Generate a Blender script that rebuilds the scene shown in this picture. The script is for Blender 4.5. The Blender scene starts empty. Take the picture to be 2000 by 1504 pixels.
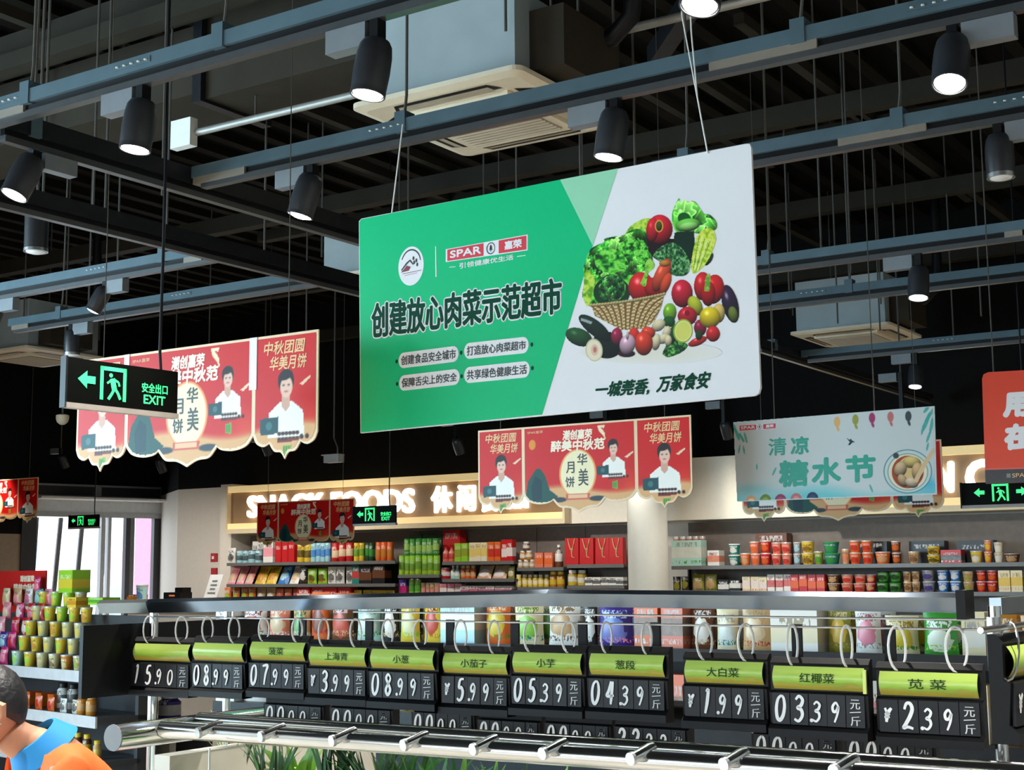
import bpy, math, random
import numpy as np
from mathutils import Vector, Matrix
random.seed(7); rng = np.random.default_rng(7)
S = bpy.context.scene
COL = S.collection

# ------------------------------------------------------------------ camera
F = 2770.0; YAW = math.radians(33.41); PIT = math.radians(7.552); ROLL = math.radians(-0.502); H = 1.88
_f = Vector((-math.sin(YAW)*math.cos(PIT), math.cos(YAW)*math.cos(PIT), math.sin(PIT)))
_r = Vector((math.cos(YAW), math.sin(YAW), 0)); _u = _r.cross(_f)
RX = _r*math.cos(ROLL)+_u*math.sin(ROLL); RU = -_r*math.sin(ROLL)+_u*math.cos(ROLL); RF = _f
CAM = Vector((0, 0, H))
cam = bpy.data.cameras.new('camera'); cam.sensor_fit = 'HORIZONTAL'; cam.sensor_width = 36; cam.lens = F/2000*36
cam.clip_start = .05; cam.clip_end = 300
camo = bpy.data.objects.new('camera', cam); COL.objects.link(camo)
camo.matrix_world = Matrix((( RX.x, RU.x, -RF.x, 0), (RX.y, RU.y, -RF.y, 0), (RX.z, RU.z, -RF.z, H), (0, 0, 0, 1)))
S.camera = camo
def ray(x, y): return RX*((x-1000)/F) - RU*((y-752)/F) + RF
def onY(x, y, Y): d = ray(x, y); return CAM + d*(Y/d.y)
def onX(x, y, X): d = ray(x, y); return CAM + d*(X/d.x)
def onZ(x, y, Z): d = ray(x, y); return CAM + d*((Z-H)/d.z)
def atD(x, y, D): return CAM + ray(x, y)*D
def onP(x, y, P, n): d = ray(x, y); return CAM + d*((P-CAM).dot(n)/d.dot(n))

# ------------------------------------------------------------------ light
w = bpy.data.worlds.new('world'); S.world = w; w.use_nodes = True
bg = w.node_tree.nodes['Background']; bg.inputs[0].default_value = (.83, .92, 1, 1); bg.inputs[1].default_value = 3.4
S.view_settings.view_transform = 'Standard'; S.view_settings.look = 'None'; S.view_settings.gamma = 1
S.view_settings.exposure = 0.0
S.view_settings.use_curve_mapping = False
def area(name, loc, target, sx, sy, energy, col):
    l = bpy.data.lights.new(name, 'AREA'); l.shape = 'RECTANGLE'; l.size = sx; l.size_y = sy; l.energy = energy; l.color = col
    o = bpy.data.objects.new(name, l); COL.objects.link(o); o.location = loc
    o.rotation_euler = (Vector(target)-Vector(loc)).to_track_quat('-Z', 'Y').to_euler(); return o
# daylight that comes in through the glazed shop front behind the camera
area('daylight_shop_front', (-5.5, -7.7, 2.3), (-5.5, 2, 2.3), 8, 3.0, 70, (.97, .98, 1))
area('daylight_side_window', (-9.85, -.2, 2.4), (0, 1.2, 2.7), 7.2, 3.0, 880, (.50, .82, 1))
SPOT_E = 150.0
def spot_lamp(loc, d, energy, parent=None, col=(1, .95, .87), angle=84, size=.035):
    l = bpy.data.lights.new('lamp', 'SPOT'); l.energy = energy; l.color = col; l.spot_size = math.radians(angle); l.spot_blend = .6; l.shadow_soft_size = size
    o = bpy.data.objects.new('lamp', l); COL.objects.link(o); o.location = loc
    o.rotation_euler = Vector(d).to_track_quat('-Z', 'Y').to_euler()
    if parent: o.parent = parent
    return o
# the same track lamps go on in rows outside the picture
for Yt in (-4.5, -2.2, 0.2, 1.8):
    for Xt in (-7, -3.5, 0, 3.5): spot_lamp((Xt, Yt, 3.3), (0, 0, -1), SPOT_E*1.5)
for Xt, Yt in ((2.5, 4.2), (2.5, 7.3), (2.5, 10.7), (.6, 5.3), (.4, 8.35), (-9.5, 3.2), (-12, 6), (.8, 12.6), (-13, 9.5)):
    spot_lamp((Xt, Yt, 3.3), (0, 0, -1), SPOT_E*1.3)

# ------------------------------------------------------------------ materials
def s2l(c): return tuple((v/12.92 if v <= .04045 else ((v+.055)/1.055)**2.4) for v in c)
def rgb(r, g, b): return s2l((r/255, g/255, b/255))
MATS = {}
def mat(name, col, rough=.5, metal=0, emit=0, var=.06, scale=18, bump=0, spec=.5, alpha=None, trans=0):
    if name in MATS: return MATS[name]
    m = bpy.data.materials.new(name); m.use_nodes = True; nt = m.node_tree; b = nt.nodes['Principled BSDF']
    b.inputs['Roughness'].default_value = rough; b.inputs['Metallic'].default_value = metal
    b.inputs['Specular IOR Level'].default_value = spec
    if trans: b.inputs['Transmission Weight'].default_value = trans
    tc = nt.nodes.new('ShaderNodeTexCoord'); n = nt.nodes.new('ShaderNodeTexNoise'); n.inputs['Scale'].default_value = scale; n.inputs['Detail'].default_value = 3
    nt.links.new(tc.outputs['Object'], n.inputs['Vector'])
    cr = nt.nodes.new('ShaderNodeValToRGB'); nt.links.new(n.outputs['Fac'], cr.inputs['Fac'])
    cr.color_ramp.elements[0].position = .3; cr.color_ramp.elements[1].position = .7
    cr.color_ramp.elements[0].color = (*[max(0, c*(1-var)) for c in col], 1); cr.color_ramp.elements[1].color = (*[min(1, c*(1+var)) for c in col], 1)
    nt.links.new(cr.outputs['Color'], b.inputs['Base Color'])
    if bump:
        bp = nt.nodes.new('ShaderNodeBump'); bp.inputs['Strength'].default_value = bump; bp.inputs['Distance'].default_value = .01
        nt.links.new(n.outputs['Fac'], bp.inputs['Height']); nt.links.new(bp.outputs['Normal'], b.inputs['Normal'])
    if emit:
        b.inputs['Emission Color'].default_value = (*col, 1); b.inputs['Emission Strength'].default_value = emit
    if alpha is not None: b.inputs['Alpha'].default_value = alpha
    MATS[name] = m; return m
def pack_mat(c1, c2, c3=None, kind='band'):
    """printed packaging: ground colour with a label field and blotches of print"""
    key = ('pack', c1, c2, c3, kind)
    if key in MATS: return MATS[key]
    m = bpy.data.materials.new('packaging_print'); m.use_nodes = True; nt = m.node_tree; L = nt.links; N = nt.nodes.new
    b = nt.nodes['Principled BSDF']; b.inputs['Roughness'].default_value = .35
    tc = N('ShaderNodeTexCoord'); oi = N('ShaderNodeObjectInfo')
    mp = N('ShaderNodeMapping'); L.new(tc.outputs['Generated'], mp.inputs['Vector'])
    mul = N('ShaderNodeMath'); mul.operation = 'MULTIPLY'; mul.inputs[1].default_value = 7; L.new(oi.outputs['Random'], mul.inputs[0])
    cmb = N('ShaderNodeCombineXYZ'); L.new(mul.outputs[0], cmb.inputs[0]); L.new(mul.outputs[0], cmb.inputs[1]); L.new(cmb.outputs[0], mp.inputs['Location'])
    n = N('ShaderNodeTexNoise'); n.inputs['Scale'].default_value = 4.5; n.inputs['Detail'].default_value = 2; L.new(mp.outputs[0], n.inputs['Vector'])
    sep = N('ShaderNodeSeparateXYZ'); L.new(tc.outputs['Generated'], sep.inputs[0])
    def math(op, a, b=None, c=None):
        q = N('ShaderNodeMath'); q.operation = op
        for k, v in enumerate((a, b, c)):
            if v is None: continue
            if isinstance(v, (int, float)): q.inputs[k].default_value = v
            else: L.new(v, q.inputs[k])
        return q.outputs[0]
    def mix(fac, a, b):
        q = N('ShaderNodeMix'); q.data_type = 'RGBA'; L.new(fac, q.inputs['Factor'])
        for nm, v in (('A', a), ('B', b)):
            if isinstance(v, tuple): q.inputs[nm].default_value = (*v, 1)
            else: L.new(v, q.inputs[nm])
        return q.outputs['Result']
    xx, zz = sep.outputs['X'], sep.outputs['Z']
    sm = N('ShaderNodeMapping'); sm.inputs['Scale'].default_value = (26, 26, 5) if kind == 'band' else (22, 4, 16); L.new(mp.outputs[0], sm.inputs['Vector'])
    n2 = N('ShaderNodeTexNoise'); n2.inputs['Scale'].default_value = 1; n2.inputs['Detail'].default_value = 1; L.new(sm.outputs[0], n2.inputs['Vector'])
    jog = math('MULTIPLY_ADD', oi.outputs['Random'], .16, -.08)
    if kind == 'band':
        fld = math('LESS_THAN', math('ABSOLUTE', math('SUBTRACT', math('ADD', zz, jog), .46)), .2)
    else:
        ex = math('POWER', math('MULTIPLY', math('SUBTRACT', xx, .5), 2.7), 2.0); ez = math('POWER', math('MULTIPLY', math('SUBTRACT', math('ADD', zz, jog), .4), 3.4), 2.0)
        fld = math('LESS_THAN', math('ADD', math('ADD', ex, ez), math('MULTIPLY_ADD', n.outputs['Fac'], 1.4, -.7)), .9)
    soft = mix(math('MULTIPLY', n.outputs['Fac'], .35), c2, c3 or c1)
    c_a = mix(fld, c1, soft)
    title = math('MULTIPLY', math('LESS_THAN', math('ABSOLUTE', math('SUBTRACT', math('ADD', zz, jog), .77)), .09), math('GREATER_THAN', n2.outputs['Fac'], .5))
    title = math('MULTIPLY', title, math('LESS_THAN', math('ABSOLUTE', math('SUBTRACT', xx, .5)), .36))
    c_b = mix(title, c_a, tuple(min(1, .5*v+.45) for v in c2) if sum(c1) < 1.2 else tuple(.45*v for v in c2))
    small = math('MULTIPLY', math('LESS_THAN', math('ABSOLUTE', math('SUBTRACT', zz, .16)), .06), math('GREATER_THAN', n2.outputs['Fac'], .55))
    c_c = mix(small, c_b, c3 or c2)
    L.new(c_c, b.inputs['Base Color'])
    MATS[key] = m; return m
def print_mat(name, rough=.45):
    if name in MATS: return MATS[name]
    m = bpy.data.materials.new(name); m.use_nodes = True; b = m.node_tree.nodes['Principled BSDF']; b.inputs['Roughness'].default_value = rough; b.inputs['Specular IOR Level'].default_value = .2
    a = m.node_tree.nodes.new('ShaderNodeAttribute'); a.attribute_name = 'print'; m.node_tree.links.new(a.outputs['Color'], b.inputs['Base Color'])
    MATS[name] = m; return m

# ------------------------------------------------------------------ mesh helpers
class MB:
    def __init__(s): s.v = []; s.f = []
    def add(s, vs, fs):
        o = len(s.v); s.v += [tuple(p) for p in vs]; s.f += [tuple(i+o for i in f) for f in fs]; return s
    def box(s, x0, x1, y0, y1, z0, z1):
        return s.add([(x0,y0,z0),(x1,y0,z0),(x1,y1,z0),(x0,y1,z0),(x0,y0,z1),(x1,y0,z1),(x1,y1,z1),(x0,y1,z1)],
                     [(0,3,2,1),(4,5,6,7),(0,1,5,4),(1,2,6,5),(2,3,7,6),(3,0,4,7)])
    def cbox(s, c, d): return s.box(c[0]-d[0]/2, c[0]+d[0]/2, c[1]-d[1]/2, c[1]+d[1]/2, c[2]-d[2]/2, c[2]+d[2]/2)
    def tube(s, pts, r, n=8, cap=True):
        pts = [Vector(p) for p in pts]; rs = r if isinstance(r, (list, tuple)) else [r]*len(pts); rings = []
        up = None
        for i, p in enumerate(pts):
            t = (pts[min(i+1, len(pts)-1)]-pts[max(i-1, 0)]).normalized()
            if up is None: up = t.orthogonal().normalized()
            else: up = (up - t*up.dot(t)).normalized()
            b = t.cross(up)
            rings.append([p+(up*math.cos(2*math.pi*k/n)+b*math.sin(2*math.pi*k/n))*rs[i] for k in range(n)])
        fs = [(i*n+k, i*n+(k+1) % n, (i+1)*n+(k+1) % n, (i+1)*n+k) for i in range(len(pts)-1) for k in range(n)]
        if cap: fs += [tuple(range(n-1, -1, -1)), tuple((len(pts)-1)*n+k for k in range(n))]
        return s.add([q for R in rings for q in R], fs)
    def lathe(s, prof, n=16, c=(0,0,0), cap=True):
        vs = [(c[0]+r*math.cos(2*math.pi*k/n), c[1]+r*math.sin(2*math.pi*k/n), c[2]+z) for r, z in prof for k in range(n)]
        fs = [(i*n+k, i*n+(k+1) % n, (i+1)*n+(k+1) % n, (i+1)*n+k) for i in range(len(prof)-1) for k in range(n)]
        if cap: fs += [tuple(range(n-1, -1, -1)), tuple((len(prof)-1)*n+k for k in range(n))]
        return s.add(vs, fs)
    def prismY(s, pts, y0, y1):   # polygon in x,z (counter-clockwise seen from -y), from y0 (front) to y1
        n = len(pts); vs = [(x, y0, z) for x, z in pts]+[(x, y1, z) for x, z in pts]
        return s.add(vs, [tuple(range(n)), tuple(range(2*n-1, n-1, -1))]+[(i, i+n, (i+1) % n+n, (i+1) % n) for i in range(n)])
    def prismX(s, pts, x0, x1):   # polygon in y,z
        n = len(pts); vs = [(x0, y, z) for y, z in pts]+[(x1, y, z) for y, z in pts]
        return s.add(vs, [tuple(range(n-1, -1, -1)), tuple(range(n, 2*n))]+[(i, (i+1) % n, (i+1) % n+n, i+n) for i in range(n)])
    def flatY(s, pts, y): return s.add([(x, y, z) for x, z in pts], [tuple(range(len(pts)))])
    def mesh(s, name, m, smooth=False):
        me = bpy.data.meshes.new(name); me.from_pydata(s.v, [], s.f); me.materials.append(m)
        if smooth:
            me.polygons.foreach_set('use_smooth', [True]*len(me.polygons))
            try: me.set_sharp_from_angle(angle=math.radians(40))
            except Exception: pass
        me.update(); return me
    def build(s, name, m, parent=None, smooth=False, loc=None, rz=0):
        o = bpy.data.objects.new(name, s.mesh(name, m, smooth)); COL.objects.link(o)
        if parent: o.parent = parent
        if loc is not None: o.location = loc
        if rz: o.rotation_euler = (0, 0, rz)
        return o
def tag(o, label=None, cat=None, group=None, kind=None):
    if label: o['label'] = label
    if cat: o['category'] = cat
    if group: o['group'] = group
    if kind: o['kind'] = kind
    return o
def thing(name, label, cat, loc=(0,0,0), rz=0, group=None):
    o = bpy.data.objects.new(name, None); COL.objects.link(o); o.location = loc; o.rotation_euler = (0, 0, rz); o.empty_display_size = .1
    return tag(o, label, cat, group)
def struct(o): o['kind'] = 'structure'; return o
def dup(root, loc, rz=None, label=None, group=None):
    def cp(o, par):
        c = o.copy(); COL.objects.link(c); c.parent = par
        for ch in list(o.children): cp(ch, c)
        return c
    kids = list(root.children); r = root.copy(); COL.objects.link(r); r.location = loc
    if rz is not None: r.rotation_euler = (0, 0, rz)
    for k in kids: cp(k, r)
    if label: r['label'] = label
    if group: r['group'] = group
    return r
def share(o, loc, rz=0, label=None, scale=None):   # copy of a one-mesh thing
    c = o.copy(); COL.objects.link(c); c.location = loc; c.rotation_euler = (0, 0, rz)
    if scale: c.scale = scale
    if label: c['label'] = label
    return c
def rrect(x0, z0, x1, z1, r, n=5):
    pts = []
    for cx, cz, a0 in ((x1-r, z0+r, -90), (x1-r, z1-r, 0), (x0+r, z1-r, 90), (x0+r, z0+r, 180)):
        for k in range(n+1):
            a = math.radians(a0+90*k/n); pts.append((cx+r*math.cos(a), cz+r*math.sin(a)))
    return pts
def ellipse(cx, cz, rx, rz, n=28, a0=0, a1=360): return [(cx+rx*math.cos(math.radians(a0+(a1-a0)*k/n)), cz+rz*math.sin(math.radians(a0+(a1-a0)*k/n))) for k in range(n if a1-a0 >= 360 else n+1)]

# lettering -----------------------------------------------------------------
TXT = {}
def text_geo(s):
    if s in TXT: return TXT[s]
    cu = bpy.data.curves.new('t', 'FONT'); cu.body = s; cu.size = 1; cu.resolution_u = 3
    o = bpy.data.objects.new('t', cu); COL.objects.link(o); dg = bpy.context.evaluated_depsgraph_get(); dg.update()
    me = bpy.data.meshes.new_from_object(o.evaluated_get(dg))
    vs = [(v.co.x, v.co.y) for v in me.vertices]; fs = [tuple(p.vertices) for p in me.polygons]
    bpy.data.objects.remove(o); bpy.data.curves.remove(cu); bpy.data.meshes.remove(me)
    x0 = min(v[0] for v in vs); x1 = max(v[0] for v in vs); y0 = min(v[1] for v in vs); y1 = max(v[1] for v in vs)
    vs = [((x-x0)/(x1-x0), (y-y0)/(y1-y0)) for x, y in vs]; TXT[s] = (vs, fs); return TXT[s]
def lettering(s, box, y, m, parent, bold=0, shear=0, name='lettering', thick=0, quad=None):
    """text fitted to box (x0,z0,x1,z1) facing -y; quad: 4 corners (bl,br,tr,tl) instead"""
    vs, fs = text_geo(s); mb = MB()
    offs = [(0, 0)] if not bold else [(bold*math.cos(k*math.pi/4), bold*math.sin(k*math.pi/4)) for k in range(8)]
    def P(a, b):
        if quad:
            bl, br, tr, tl = quad
            return ((1-a)*(1-b)*bl[0]+a*(1-b)*br[0]+a*b*tr[0]+(1-a)*b*tl[0], (1-a)*(1-b)*bl[1]+a*(1-b)*br[1]+a*b*tr[1]+(1-a)*b*tl[1])
        x0, z0, x1, z1 = box; return (x0+(x1-x0)*a+shear*(z1-z0)*b, z0+(z1-z0)*b)
    for i, (dx, dz) in enumerate(offs):
        mb.add([(P(a, b)[0]+dx, y-i*.00005, P(a, b)[1]+dz) for a, b in vs], [f for f in fs])
    if thick:
        n = len(mb.v); f0 = list(mb.f); ed = {}
        for f in f0:
            for k in range(len(f)): ed[(f[k], f[(k+1) % len(f)])] = 1
        mb.v += [(x, yy+thick, z) for x, yy, z in mb.v]
        mb.f += [(a, a+n, b+n, b) for a, b in ed if (b, a) not in ed]
    return mb.build(name, m, parent)
def decal(pts, y, m, parent, name): return MB().flatY(pts, y).build(name, m, parent)

# stroke digits, written by brush ------------------------------------------
DIG = {'0': [[(.5,1),(.22,.85),(.1,.5),(.2,.12),(.45,0),(.72,.2),(.82,.55),(.72,.88),(.5,1)]],
 '1': [[(.35,.9),(.55,1),(.5,.6),(.42,.3),(.3,0)]],
 '2': [[(.15,.75),(.3,.97),(.6,.98),(.78,.78),(.62,.5),(.3,.2),(.12,.04),(.45,.08),(.9,.02)]],
 '3': [[(.18,.85),(.45,1),(.78,.85),(.65,.62),(.38,.53),(.7,.45),(.8,.22),(.5,0),(.12,.08)]],
 '4': [[(.5,1),(.3,.6),(.12,.38),(.5,.36),(.85,.4)],[(.7,1),(.62,.5),(.55,0)]],
 '5': [[(.85,1),(.4,.95),(.3,.6),(.6,.6),(.8,.38),(.68,.1),(.4,0),(.12,.1)]],
 '7': [[(.12,.95),(.5,1),(.85,.97),(.6,.55),(.45,0)]],
 '8': [[(.75,.85),(.45,1),(.22,.8),(.5,.55),(.78,.25),(.5,0),(.22,.2),(.42,.48),(.7,.7),(.75,.85)]],
 '9': [[(.78,.8),(.5,1),(.2,.8),(.3,.55),(.6,.58),(.78,.8),(.7,.4),(.45,0)]],
 '¥': [[(.2,1),(.45,.6)],[(.85,1),(.5,.6),(.42,.0)],[(.2,.55),(.75,.6)],[(.2,.33),(.72,.38)]],
 '.': [[(.0,.02),(.04,.06)]]}
def smoothpath(p, k=5):
    if len(p) < 3: return [tuple(a) for a in p]
    out = []; P = [p[0]]+list(p)+[p[-1]]
    for i in range(1, len(P)-2):
        for j in range(k):
            t = j/k; a, b, c, d = P[i-1], P[i], P[i+1], P[i+2]
            out.append(tuple(.5*((2*b[q])+(-a[q]+c[q])*t+(2*a[q]-5*b[q]+4*c[q]-d[q])*t*t+(-a[q]+3*b[q]-3*c[q]+d[q])*t**3) for q in (0, 1)))
    return out+[tuple(p[-1])]
def ribbon(mb, pts, w, y):
    n = len(pts); L = []; R = []
    for i in range(n):
        a = pts[max(i-1, 0)]; b = pts[min(i+1, n-1)]; dx, dz = b[0]-a[0], b[1]-a[1]; l = math.hypot(dx, dz) or 1
        ww = w*(.75+.45*math.sin(math.pi*i/max(1, n-1)))*.5
        L.append((pts[i][0]-dz/l*ww, y, pts[i][1]+dx/l*ww)); R.append((pts[i][0]+dz/l*ww, y, pts[i][1]-dx/l*ww))
    mb.add(L+R, [(i, i+n, i+n+1, i+1) for i in range(n-1)])
def digit_mesh(ch, x, z, w, h, y, stroke, slant=.12):
    mb = MB()
    for c in (ch if len(ch) > 1 else [ch]):
        if c == '.': mb.flatY(ellipse(x-.05*w, z+.04*h, stroke*.8, stroke*.8, 8), y); continue
        for st in DIG[c]: ribbon(mb, [(x+(a+slant*(b-.5))*w, z+b*h) for a, b in smoothpath(st)], stroke, y)
    return mb

# raster painter for printed pictures ---------------------------------------
def vnoise(h, w, cell, seed=0):
    r = np.random.default_rng(seed); gh, gw = int(h/cell)+3, int(w/cell)+3; g = r.random((gh, gw))
    yy, xx = np.mgrid[0:h, 0:w]/cell; iy = yy.astype(int); ix = xx.astype(int); fy = yy-iy; fx = xx-ix
    fy = fy*fy*(3-2*fy); fx = fx*fx*(3-2*fx)
    return (g[iy, ix]*(1-fx)+g[iy, ix+1]*fx)*(1-fy)+(g[iy+1, ix]*(1-fx)+g[iy+1, ix+1]*fx)*fy
class Canvas:
    def __init__(s, w, h, x0=0, y0=0, k=1.0):   # k: drawing units per cell
        s.w, s.h, s.k = w, h, k; s.c = np.zeros((h, w, 3)); s.a = np.zeros((h, w))
        yy, xx = np.mgrid[0:h, 0:w]; s.X = (xx+.5)*k+x0; s.Y = (yy+.5)*k+y0
    def put(s, m, col):
        m = np.clip(m, 0, 1)[..., None]; col = np.array(col, float)
        s.c = s.c*(1-m)+(col if col.ndim == 3 else col[None, None, :])*m; s.a = np.maximum(s.a, m[..., 0])
    def em(s, cx, cy, rx, ry, rot=0):
        t = math.radians(rot); dx = s.X-cx; dy = s.Y-cy; u = dx*math.cos(t)+dy*math.sin(t); v = -dx*math.sin(t)+dy*math.cos(t)
        return u/rx, v/ry
    def ell(s, cx, cy, rx, ry, col, rot=0, shade=True, spec=.0, rag=0, seed=1):
        u, v = s.em(cx, cy, rx, ry, rot); d = np.sqrt(u*u+v*v)
        if rag: d = d+(vnoise(s.h, s.w, max(2, rx*.25/s.k), seed)-.5)*rag
        m = np.clip((1-d)*min(rx, ry)/s.k+.5, 0, 1); c = np.array(col)/255.
        if shade:
            t = math.radians(rot); du = u*math.cos(t)-v*math.sin(t); dv = u*math.sin(t)+v*math.cos(t)
            z = np.sqrt(np.clip(1-d*d, 0, 1)); l = np.clip(.45+.4*z-.35*dv-.12*du, .15, 1.25)[..., None]
            c = c[None, None]*l
            if spec: c = c+spec*np.exp(-(((du+.3)**2+(dv+.4)**2)/.03))[..., None]
        s.put(m, np.clip(c, 0, 1))
    def pm(s, pts, blur=1):
        m = np.zeros((s.h, s.w), bool); n = len(pts)
        for i in range(n):
            x1, y1 = pts[i]; x2, y2 = pts[(i+1) % n]
            if y1 == y2: continue
            c = ((y1 > s.Y) != (y2 > s.Y)) & (s.X < (x2-x1)*(s.Y-y1)/(y2-y1)+x1); m ^= c
        return m.astype(float)
    def poly(s, pts, col): s.put(s.pm(pts), np.array(col)/255. if np.array(col).ndim == 1 else col)
    def leaf(s, pts, cols, cell=16, seed=3, smooth=True):
        m = s.pm(smoothpath(pts+[pts[0]], 5) if smooth else pts)
        n = vnoise(s.h, s.w, cell/s.k, seed)*.6+vnoise(s.h, s.w, cell/s.k/2.3, seed+1)*.4
        n = (n-n.min())/(n.max()-n.min()); n = np.clip((n-.2)/.6, 0, 1); cs = np.array(cols)/255.
        q = n*(len(cs)-1); i = np.clip(q.astype(int), 0, len(cs)-2); f = (q-i)[..., None]
        s.put(m, cs[i]*(1-f)+cs[i+1]*f)
    def mesh(s, name, m, fn):   # fn(x,y)->(X,Y,Z)
        idx = -np.ones((s.h, s.w), int); keep = s.a > .35; pad = keep.copy()
        pad[:-1] |= keep[1:]; pad[1:] |= keep[:-1]; pad[:, :-1] |= keep[:, 1:]; pad[:, 1:] |= keep[:, :-1]
        ys, xs = np.nonzero(keep); idx[ys, xs] = np.arange(len(ys))
        co = [fn(s.X[y, x], s.Y[y, x]) for y, x in zip(ys, xs)]
        q = (idx[:-1, :-1] >= 0) & (idx[1:, :-1] >= 0) & (idx[1:, 1:] >= 0) & (idx[:-1, 1:] >= 0); fy, fx = np.nonzero(q)
        faces = np.stack([idx[fy+1, fx], idx[fy+1, fx+1], idx[fy, fx+1], idx[fy, fx]], 1)
        me = bpy.data.meshes.new(name); me.from_pydata(co, [], faces.tolist()); me.materials.append(m)
        c = s.c[ys, xs]; lin = np.where(c <= .04045, c/12.92, ((np.clip(c, 0, 1)+.055)/1.055)**2.4)
        at = me.color_attributes.new('print', 'FLOAT_COLOR', 'POINT'); at.data.foreach_set('color', np.concatenate([lin, np.ones((len(lin), 1))], 1).astype(np.float32).ravel())
        me.update(); return me

M_black = mat('black_powder_coat', (.011, .012, .015), .42, var=.2, spec=.25)
M_bar = mat('dark_grey_painted_steel', (.072, .118, .146), .42, var=.1, scale=6, spec=.3)
M_darkp = mat('black_plastic', (.005, .005, .006), .42, spec=.2)
M_chrome = mat('polished_chrome_tube', (.72, .73, .74), .14, 1, var=.02)
M_steel = mat('brushed_steel', (.55, .56, .58), .3, 1, var=.05)
M_galv = mat('galvanised_sheet', (.32, .38, .40), .5, .1, var=.06, scale=5)
M_duct = mat('duct_sheet_dark', (.036, .030, .022), .7, var=.12, scale=4, spec=.1)
M_rod = mat('threaded_rod_grey', (.085, .08, .07), .5, .2)
M_white = mat('white_paint', (.78, .76, .72), .6, var=.02)
M_cream = mat('cream_plastic', (.72, .64, .49), .45, var=.03)
M_lens = mat('lit_lamp_lens', (1, .97, .9), .4, emit=22, var=0)
M_glow = mat('lit_green_exit_legend', (.05, .95, .25), .4, emit=.95, var=0)
M_ltr = mat('backlit_white_letter', (1, .99, .96), .4, emit=2.6, var=0)
M_strip = mat('warm_led_strip', (1, .74, .38), .4, emit=9, var=0)
M_string = mat('white_cord', (.8, .8, .78), .6)
M_gprint = mat('white_print', (.78, .79, .8), .45, var=.01)

# ================================================================== the room
YW = 14.5; ZC = 5.6
def fl(px, D): p = atD(px, 1119, D); return (p.x, p.y)
XL = fl(48, 20.5)[0]; Q0 = fl(48, 20.5); Q1 = fl(311, 21.9); CW = (onY(345, 1100, YW).x, YW)
M_floor = mat('pale_polished_tile', (.62, .55, .45), .22, var=.05, scale=2)
M_ceil = mat('black_painted_deck', (.0036, .0034, .0028), .8, var=.25, scale=3, spec=.1)
M_rib = mat('deck_rib_paint', (.0095, .008, .0055), .7, var=.2, scale=3, spec=.1)
M_wall = mat('warm_white_wall_paint', (.80, .735, .65), .6, var=.02)
M_wallb = mat('black_wall_paint', (.008, .008, .0085), .8, spec=.1)
M_brownw = mat('beige_laminate_wall', (.33, .24, .16), .5, var=.08)
outline = [(XL, 4), (-10, 4), (-10, -8), (6, -8), (6, YW), CW, Q1, Q0]
def slab(name, pts, z0, z1, m):
    mb = MB(); n = len(pts)
    mb.add([(x, y, z0) for x, y in pts]+[(x, y, z1) for x, y in pts], [tuple(range(n-1, -1, -1)), tuple(range(n, 2*n))]+[(i, (i+1) % n, (i+1) % n+n, i+n) for i in range(n)])
    return struct(mb.build(name, m))
floor = slab('floor', outline, -.1, 0, M_floor)
ceiling = slab('ceiling', outline, ZC, ZC+.1, M_ceil)
def wall(name, a, b, z0, z1, m, t=.12, out=1):
    a = Vector((*a, 0)); b = Vector((*b, 0)); d = (b-a).normalized(); n = Vector((d.y, -d.x, 0))*out*t
    mb = MB(); q = [a, b, b+n, a+n]
    mb.add([(p.x, p.y, z0) for p in q]+[(p.x, p.y, z1) for p in q], [(0,3,2,1),(4,5,6,7),(0,1,5,4),(1,2,6,5),(2,3,7,6),(3,0,4,7)])
    return mb.build(name, m)
wb = struct(wall('wall_back', CW, (6, YW), 0, 3.12, M_wall, out=-1))
struct(wall('trim_1', CW, (6, YW), 3.12, ZC, M_wallb, out=-1))
struct(wall('wall_right', (6, -8), (6, YW), 0, ZC, M_wall))
struct(wall('wall_left', (XL, 4), Q0, 0, 2.5, M_brownw, out=-1)); struct(wall('trim_6', (XL, 4), Q0, 2.5, ZC, M_wallb, out=-1)); struct(wall('wall_side', (XL, 4), (-10, 4), 0, ZC, M_wall, out=1))
struct(wall('wall_return', CW, Q1, 0, 3.12, M_wall, out=1))
struct(wall('trim_2', CW, Q1, 3.12, ZC, M_wallb, out=1))
# wall behind the camera with the wide shop-front opening
mb = MB(); mb.box(-10, -9.6, -8.1, -8, 0, ZC).box(-1.4, 6, -8.1, -8, 0, ZC).box(-9.6, -1.4, -8.1, -8, 0, .6).box(-9.6, -1.4, -8.1, -8, 3.9, ZC)
struct(mb.build('wall_front', M_wall))
mb = MB(); mb.box(-10.1, -10, -8, -4.2, 0, ZC).box(-10.1, -10, 3.7, 4, 0, ZC).box(-10.1, -10, -4.2, 3.7, 0, .6).box(-10.1, -10, -4.2, 3.7, 4.0, ZC); struct(mb.build('wall_window_side', M_wall))
ws = struct(MB().box(-10.06, -10.03, -4.2, 3.7, .6, .66).box(-10.06, -10.03, -4.2, 3.7, 3.94, 4.0).build('window_3', M_black))
for y in (-4.15, -2.2, -.25, 1.7, 3.65): MB().cbox((-10.04, y, 2.3), (.06, .06, 3.4)).build('mullion', M_black, ws)
wf = struct(MB().box(-9.6, -1.4, -8.06, -8.03, .6, .66).box(-9.6, -1.4, -8.06, -8.03, 3.84, 3.9).build('window_1', M_black))
for x in (-9.55, -7.5, -5.5, -3.5, -1.45): MB().cbox((x, -8.04, 2.25), (.06, .06, 3.3)).build('mullion', M_black, wf)

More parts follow.
